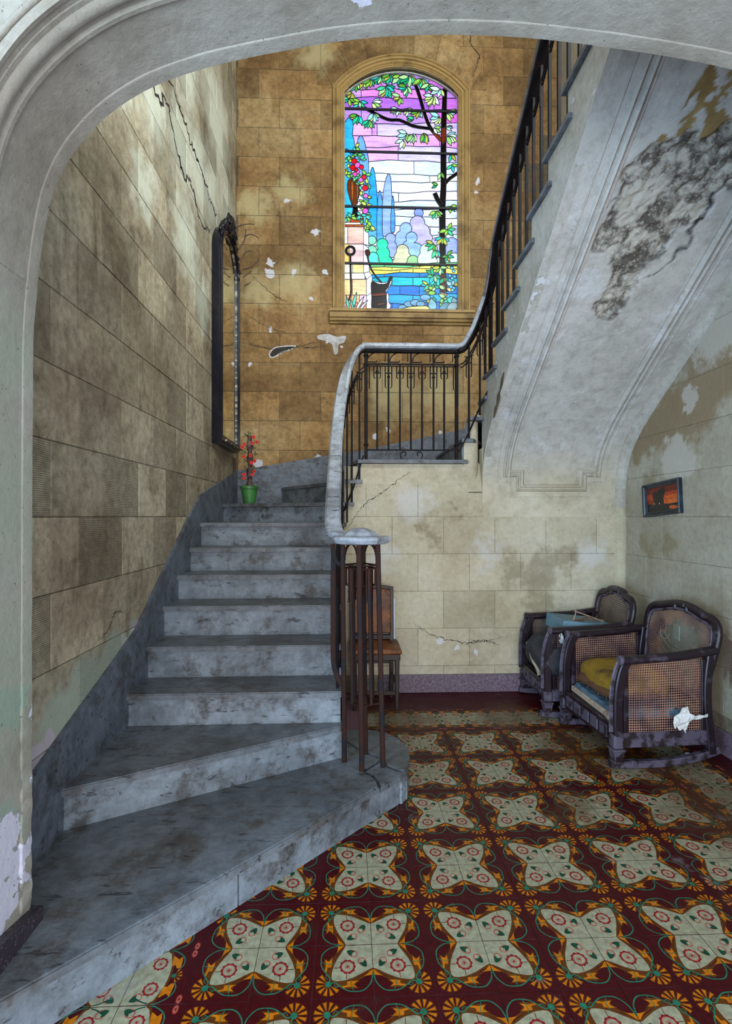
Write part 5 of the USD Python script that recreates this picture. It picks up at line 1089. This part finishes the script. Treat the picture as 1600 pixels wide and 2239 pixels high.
obj('wire', tube(smoothpath([(2.37, 3.76, .69), (2.35, 3.73, .62), (2.36, 3.69, .60), (2.375, 3.66, .64)], 14), .003, 6), 'white_wire', SK); obj('wire', tube(smoothpath([(2.37, 3.76, .68), (2.36, 3.80, .60), (2.37, 3.82, .50), (2.37, 3.80, .36)], 14), .003, 6), 'dry_twig', SK)

# ---------------------------------------------------------------- cane rocking chairs
from scipy.ndimage import label as nd_label
def cane(f3, nu, nv, keep=None, hole=.33):
    V, F, n = [], [], 0
    sq = np.array([(.5, .5), (-.5, .5), (-.5, -.5), (.5, -.5)]); oc = np.array([(math.cos(math.radians(22.5 + 45 * k)), math.sin(math.radians(22.5 + 45 * k))) for k in range(8)]) * hole
    cell = np.vstack([sq, oc]); tri = []
    for k in range(4):
        l = (k + 1) % 4; a, b, c = 4 + 2 * k, 4 + 2 * k + 1, 4 + (2 * k + 2) % 8
        tri += [(k, b, a), (k, l, c), (k, c, b)]
    ok = np.array([[keep is None or bool(keep((i + .5) / nu, (j + .5) / nv)) for j in range(nv)] for i in range(nu)])
    lab, cnt = nd_label(ok)                      # loose scraps have fallen out
    if cnt > 1: ok = lab == 1 + np.argmax([np.sum(lab == k + 1) for k in range(cnt)])
    for i in range(nu):
        for j in range(nv):
            u, v = (i + .5) / nu, (j + .5) / nv
            if not ok[i, j]: continue
            V.append(cell / (nu, nv) + (u, v)); F.append(np.array(tri) + n); n += 12
    P = np.vstack(V); return trimesh.Trimesh(f3(P[:, 0], P[:, 1]), np.vstack(F), process=False)
def post(pts, w, d): return sweep(smoothpath(pts, 30), rect(w, d, .006), up=(0, 1, 0))
def make_chair(name, label, loc, rotz, s, cm, hw, torn):
    o = thing(name, label, 'armchair', loc, rotz)
    K = lambda nm, m, mat, **kw: obj(nm, trimesh.Trimesh(np.array(tm(m).vertices) * (1, 1, s), tm(m).faces, process=False), mat, o, local=True, **kw)
    wd, wn = 'chair_wood', 'chair_wood_worn'
    for sg in (-1, 1):
        y = sg * hw
        K('front_leg', post([(-.300, y, .05), (-.297, y, .16), (-.300, y, .28), (-.300, y, .40), (-.292, y, .50), (-.270, y, .59), (-.240, y, .65)], .052, .058), wd, smooth=40)
        K('leg_face', post([(-.330, y, .22), (-.331, y, .32), (-.329, y, .42), (-.320, y, .51), (-.299, y, .595), (-.272, y, .65)], .036, .012), wn, smooth=40)
        K('foot_block', [cbox((-.300, y, .165), (.066, .070, .085), .012), hull(*[np.array([(-.300 + a * q, y + b * q, z) for a in (-1, 1) for b in (-1, 1)]) for q, z in ((.034, .118), (.026, .06))]), cbox((-.300, y, .118), (.078, .080, .014), .004)], wn)
        K('rocker', sweep(smoothpath([(-.345, y, .036), (-.25, y, .026), (-.05, y, .022), (.12, y, .034), (.26, y, .060), (.345, y, .088)], 30), rect(.040, .044, .006), up=(0, 1, 0)) if False else sweep(smoothpath([(-.345, y, .036), (-.25, y, .026), (-.05, y, .022), (.12, y, .034), (.26, y, .060), (.345, y, .088)], 30), rect(.040, .044, .006)), wn, smooth=30)
        K('back_leg', post([(.300, y, .07), (.285, y, .22), (.270, y, .36), (.272, y, .52), (.296, y, .70)], .050, .050), wd, smooth=40)
        K('arm_rail', sweep([(-.275, y + sg * .012, .648), (-.1, y + sg * .012, .655), (.1, y + sg * .012, .668), (.325, y + sg * .012, .698)], [(.032 * math.cos(t), .027 * math.sin(t)) for t in np.linspace(0, 2 * PI, 12, endpoint=False)]), wd, smooth=50)
        K('arm_scroll', lathe([(0, -.004), (.026, -.004), (.030, .004), (.030, .016), (.024, .022), (0, .022)], (0, 0, 0), 14).apply_transform(trimesh.transformations.rotation_matrix(-PI / 2, (0, 1, 0))).apply_translation((-.272, y + sg * .012, .650)), wn, smooth=40)
        K('side_rail', bx(-.29, .29, y - .017, y + .017, .125, .215, .005), wn)
        K('side_stile', bx(-.262, -.232, y - .013, y + .013, .21, .62, .004), wd); K('side_stile', bx(.235, .262, y - .013, y + .013, .21, .645, .004), wd)
        bow = lambda u, v: np.stack([-.232 + .467 * u, y + sg * (.006 * np.sin(PI * u) + .018 * np.clip((v - .72) / .28, 0, 1) ** 2), .215 + .435 * v + .02 * u * v], 1)
        kp = None
        if torn and sg < 0: kp = lambda u, v: not (math.hypot((u - .66) / .10, (v - .24) / .055) < 1) and not (math.hypot((u - .80) / .12, (v - .16) / .02) < 1)
        K('cane_panel', cane(bow, 32, 29, kp, .37), cm)
    K('apron', bx(-.322, -.290, -hw, hw, .135, .262, .005), wd)
    n = 5
    for k in range(n):
        y0, y1 = -hw + .05 + (2 * hw - .1) * k / n + .008, -hw + .05 + (2 * hw - .1) * (k + 1) / n - .008
        K('apron_block', bx(-.330, -.318, y0, y1, .160, .235, .005), wn)
    K('seat_board', bx(-.292, .27, -hw + .01, hw - .01, .225, .262, .004), wd)
    K('back_rail', bx(.262, .290, -hw, hw, .14, .25, .004), wd)
    lean = lambda z: .268 + .10 * np.clip((np.asarray(z) - .30) / .64, 0, 1.2) ** 1.3
    bp = [(-hw + .035, .34), (-hw + .015, .55), (-hw - .010, .72), (-hw - .005, .815), (-hw + .035, .862), (-hw + .12, .880), (-.10, .904), (0, .914)]
    bp = bp + [(-a, b) for a, b in bp[-2::-1]]
    bp = smoothpath(bp, 90)
    K('back_frame', sweep(np.stack([lean(bp[:, 1]), bp[:, 0], bp[:, 1]], 1), [(.030 * math.cos(t), .022 * math.sin(t)) for t in np.linspace(0, 2 * PI, 10, endpoint=False)], up=(1, 0, 0)), wd, smooth=50)
    ib = bp * (.915, 1) - (0, .028)
    K('back_bead', sweep(np.stack([lean(ib[:, 1]) - .012, ib[:, 0], ib[:, 1]], 1), circ(.010, 6), up=(1, 0, 0)), wn, smooth=60)
    K('crest_ornament', [cbox((float(lean(.935)) - .018, yy_,   .912 - abs(yy_) * .35), (.03, .03, .05), .01) for yy_ in (-.055, .055)] + [cbox((float(lean(.94)) - .018, 0, .917), (.026, .085, .042), .012)], wd)
    K('back_bottom_rail', bx(.258, .286, -hw + .03, hw - .03, .33, .375, .005), wd)
    outl = Polygon(ib)
    HB = Polygon([(.155, .36), (.15, .50), (.125, .58), (.155, .66), (.12, .75), (.06, .80), (.0, .815), (-.03, .80), (-.06, .77), (-.085, .79), (-.14, .785), (-.20, .755), (-.215, .66), (-.20, .56), (-.18, .45), (-.17, .36)])
    def kb(u, v):
        y, z = -hw + 2 * hw * u, .36 + .58 * v
        if not outl.contains(Point(y, z)): return False
        if torn:
            q = Point(y + .018 * math.sin(z * 90), z + .016 * math.sin(y * 110))
            return not HB.contains(q)
        return True
    K('back_cane', cane(lambda u, v: np.stack([lean(.36 + .58 * v) - .004, -hw + 2 * hw * u, .36 + .58 * v], 1), 40, 37, kb, .36), cm if torn else 'dark_cane')
    if torn:
        rr = random.Random(8)
        for k in range(7):
            y, z = .15 - .02 * rr.random(), .42 + .05 * k; x = float(lean(z))
            K('loose_cane', tube(smoothpath([(x, y, z), (x - .01, y - .03, z - .02), (x + .01, y - .06, z - .05 - .03 * rr.random())], 8), .0022, 5), 'cane')
        K('torn_cane', cane(lambda u, v: np.stack([.335 + .115 * u + .02 * np.sin(3 * v), -.36 + .05 * u - .0 * v, .84 - .06 * u - v * (.33 + .03 * u)], 1), 9, 24, lambda u, v: not (v > .82 + .12 * math.sin(u * 11)) and not (v < .06 + .1 * u)), 'dark_cane')
    return o
CH1 = make_chair('rocking_chair', 'worn cane rocking armchair with torn back, nearer the viewer', (1.893, 3.315, 0), .05, 1.0, 'cane', .318, True)
CH2 = make_chair('rocking_chair', 'dark cane rocking armchair piled with a black bag in the corner', (1.80, 4.005, 0), -.03, 1.01, 'dark_cane', .265, False)

def pillow(c, size, seed=0, n=20, puff=.55, amp=.02, freq=9):
    V, F = grid(n * 2, n, lambda u, v: np.stack([np.cos(u * 2 * PI) * np.sin(v * PI), np.sin(u * 2 * PI) * np.sin(v * PI), np.cos(v * PI)], 1))
    sg = np.sign(V); e = np.abs(V); r = (e[:, 0] ** 4 + e[:, 1] ** 4) ** .25 / np.maximum(1e-6, np.hypot(V[:, 0], V[:, 1]))
    W = np.stack([V[:, 0] / np.maximum(r, .5) if False else V[:, 0] * np.where(r > 0, 1 / np.maximum(r, .84), 1), V[:, 1] * np.where(r > 0, 1 / np.maximum(r, .84), 1), sg[:, 2] * e[:, 2] ** puff], 1)
    W = W * (np.array(size) / 2)
    W += ((meshkit.fbm(W * freq + seed, 4, seed) - .5) * amp * 2)[:, None] * V
    W[:, 2] = np.maximum(W[:, 2], -size[2] / 2)
    return trimesh.Trimesh(W + np.array(c), tm((W, F)).faces, process=False)
SP_ = thing('seat_pad', 'thin faded blue seat pad with torn ticking on the nearer rocking chair', 'cushion', (1.89, 3.305, .262))
pad = cbox((1.86, 3.305, .296), (.50, .545, .062), .02); pad = pad.subdivide().subdivide().subdivide(); v = np.array(pad.vertices); v[:, 2] += (meshkit.fbm(v * 14, 4, 4) - .5) * .022 * (v[:, 2] > .28); pad = trimesh.Trimesh(v, pad.faces, process=False)
obj('pad_cover', pad, 'blue_cloth', SP_, smooth=50)
obj('pad_underside', cbox((1.605, 3.32, .285), (.022, .50, .042), .008), 'dirty_ticking', SP_)
tk = pillow((1.612, 3.055, .288), (.06, .085, .062), 5, 10, .8, .02, 40); obj('torn_corner', tk, 'dirty_ticking', SP_, smooth=60)
YC = thing('yellow_cushion', 'grubby mustard yellow cushion leaking stuffing on the blue seat pad', 'cushion', (1.86, 3.33, .327))
V_c = pillow((1.845, 3.345, .425), (.44, .50, .21), 3, 24, .6, .022, 8)
cov_ = obj('cover', V_c, 'mustard_cloth', YC, smooth=60)
obj('underside', pillow((1.838, 3.345, .388), (.455, .51, .12), 6, 20, .75, .02, 9), 'brown_cloth', YC, smooth=60)
rr = random.Random(5)
for k in range(9):
    y = 3.20 + .03 * k; z = .40 + .02 * rr.random()
    obj('stuffing_strand', tube(smoothpath([(1.69, y, z), (1.66, y + rr.uniform(-.03, .03), z - .02), (1.655, y + rr.uniform(-.05, .05), z - .06 - .03 * rr.random())], 8), .0022, 5), 'pale_twig' if k % 2 else 'dry_twig', cov_)
TL = thing('teal_strip', 'bright teal plastic strip lying on the yellow cushion', 'plastic strip', (1.78, 3.20, .50))
obj('strip', sweep(smoothpath([(1.735, 3.215, .505), (1.76, 3.205, .522), (1.80, 3.19, .520)], 10), rect(.035, .012, .003)), 'teal_plastic', TL)
# torn paper pushed through the hole in the arm's cane
PA = Polygon([(0, .0), (.02, .03), (.05, .045), (.07, .085), (.10, .09), (.11, .05), (.15, .03), (.20, .035), (.222, .045), (.225, .025), (.19, .012), (.14, .008), (.11, -.01), (.10, -.05), (.085, -.07), (.07, -.045), (.045, -.05), (.03, -.03), (.01, -.035)])
pm = prism(PA, 0, .004, 'xzy').subdivide().subdivide(); v = np.array(pm.vertices); v[:, 1] += (meshkit.fbm(v * 30, 3, 3) - .5) * .05; pm = trimesh.Trimesh(v, pm.faces, process=False); pm.apply_translation((1.93, 2.955, .285))
obj('torn_paper', pm, 'paper', None, label='torn white paper poking out of the near arm panel of the rocking chair', cat='paper')

BAG = thing('black_bag', 'bulging black cloth bag on the seat of the corner chair', 'bag', (1.65, 3.93, .28))
bag_ = obj('bag_body', pillow((1.650, 3.94, .425), (.42, .48, .32), 9, 24, .75, .035, 6), 'black_cloth', BAG, smooth=60)
obj('bag_neck', tube(smoothpath([(1.49, 3.85, .43), (1.47, 3.83, .44), (1.455, 3.83, .43)], 6), .014, 8), 'brown_cloth', bag_, smooth=60)
pq = grid(8, 6, lambda u, v: np.stack([1.455 + .05 * v - .02 * u + .01 * np.sin(u * 9), 4.10 - .30 * u, .47 - .16 * u + .075 * v * (1 - u) - .04 * v + .01 * np.sin(v * 7 + u * 5)], 1))
obj('buff_paper_sheet', pq, 'buff_paper', None, label='crumpled buff paper sheet under the black bag', cat='paper')
BXX = thing('blue_box', 'pale blue carton wedged across the corner chair above the black bag', 'box', (1.86, 3.95, .59))
bm = cbox((0, 0, 0), (.40, .34, .105), .006); bm.apply_transform(trimesh.transformations.rotation_matrix(.10, (0, 1, 0))); bm.apply_translation((1.835, 3.965, .645)); obj('carton', bm, 'blue_carton', BXX)
fl = cbox((0, 0, 0), (.30, .012, .085), .003); fl.apply_translation((1.80, 3.79, .655)); obj('flap', fl, 'blue_carton', BXX)
WRN = thing('wire_coil', 'loop of white wire hanging by the blue carton', 'wire', (1.61, 3.74, .62))
obj('loop', tube([(1.585, 3.72 + .022 * math.cos(t), .605 + .038 * math.sin(t)) for t in np.linspace(0, 5.8, 22)], .005, 6), 'white_wire', WRN, smooth=60)
obj('loop', tube([(1.592, 3.715 + .018 * math.cos(t), .60 + .03 * math.sin(t)) for t in np.linspace(1, 7, 22)], .005, 6), 'white_wire', WRN, smooth=60)
TB = thing('twig_bundle', 'dry pale twigs and wire lying on the blue carton', 'twigs', (1.85, 3.9, .70))
for k, p in enumerate([[(1.74, 3.86, .70), (1.76, 3.86, .76), (1.765, 3.87, .80)], [(1.76, 3.88, .775), (1.86, 3.85, .74), (1.96, 3.82, .70)], [(1.72, 3.9, .70), (1.85, 3.88, .715), (1.98, 3.86, .705)], [(1.80, 3.85, .70), (1.84, 3.84, .735), (1.90, 3.84, .72), (1.94, 3.83, .70)], [(1.75, 3.84, .705), (1.83, 3.83, .72), (1.92, 3.80, .71)]]):
    P = smoothpath(p, 12); obj('twig', tube(P, .0055, 6, scale=np.linspace(1.2, .6, len(P))), 'pale_twig' if k < 3 else 'dry_twig', TB, smooth=60)

# ---------------------------------------------------------------- side chair behind the newel
SC = thing('side_chair', 'old wooden side chair with studded brown leather back behind the newel', 'chair', (.22, 4.10, 0))
for x, y in ((.055, 3.955), (.385, 3.955)):
    obj('leg', sweep([(x, y, 0), (x, y, .2), (x, y, .42)], rect(.036, .036, .006), up=(0, 1, 0), scale=[.8, .9, 1.05]), 'dark_wood', SC)
for x in (.045, .365):
    obj('leg', sweep([(x, 4.24, 0), (x, 4.225, .25), (x, 4.225, .45), (x, 4.25, .92)], rect(.034, .034, .006), up=(0, 1, 0)), 'dark_wood', SC)
for p, q in (((.055, 3.955, .20), (.045, 4.23, .20)), ((.385, 3.955, .20), (.365, 4.23, .20)), ((.055, 3.955, .13), (.385, 3.955, .13)), ((.045, 4.23, .30), (.365, 4.23, .30))): obj('stretcher', bar(p, q, .022, .03, ch=.004), 'dark_wood', SC)
obj('seat_frame', bx(.03, .41, 3.935, 4.27, .385, .445, .006), 'dark_wood', SC)
stt = cbox((.22, 4.10, .452), (.405, .37, .035), .012).subdivide().subdivide(); v = np.array(stt.vertices); v[:, 2] += .012 * (v[:, 2] > .455) * np.cos((v[:, 0] - .22) * 7) + (meshkit.fbm(v * 20, 3, 1) - .5) * .01; obj('seat', trimesh.Trimesh(v, stt.faces, process=False), 'brown_leather', SC, smooth=50)
bk = cbox((.205, 4.215, .72), (.315, .03, .36), .010).subdivide().subdivide(); v = np.array(bk.vertices); v[:, 1] += (v[:, 2] - .5) * .06; v[:, 2] += .012 * (v[:, 2] > .85) * np.cos((v[:, 0] - .2) * 12); pad_ = obj('back_pad', trimesh.Trimesh(v, bk.faces, process=False), 'brown_leather', SC, smooth=40)
obj('back_rail', bx(.04, .37, 4.212, 4.25, .485, .525, .005), 'dark_wood', SC); obj('top_rail', sweep(smoothpath([(.03, 4.242, .905), (.1, 4.244, .918), (.205, 4.245, .922), (.31, 4.244, .918), (.38, 4.242, .905)], 20), rect(.03, .026, .006)), 'dark_wood', SC, smooth=40)
for k in range(9):
    for x, z in ((.057 + .037 * k, .888), (.057, .55 + .038 * k), (.353, .55 + .038 * k)):
        s_ = trimesh.creation.icosphere(1, .006); s_.apply_translation((x, 4.197 + (z - .5) * .06, z)); obj('stud', s_, 'brass_nail', pad_)
BD = obj('white_board', bx(.12, .402, 4.285, 4.297, .470, .815, .002), 'board_white', None, label='pale blue-white board standing behind the side chair back', cat='board')
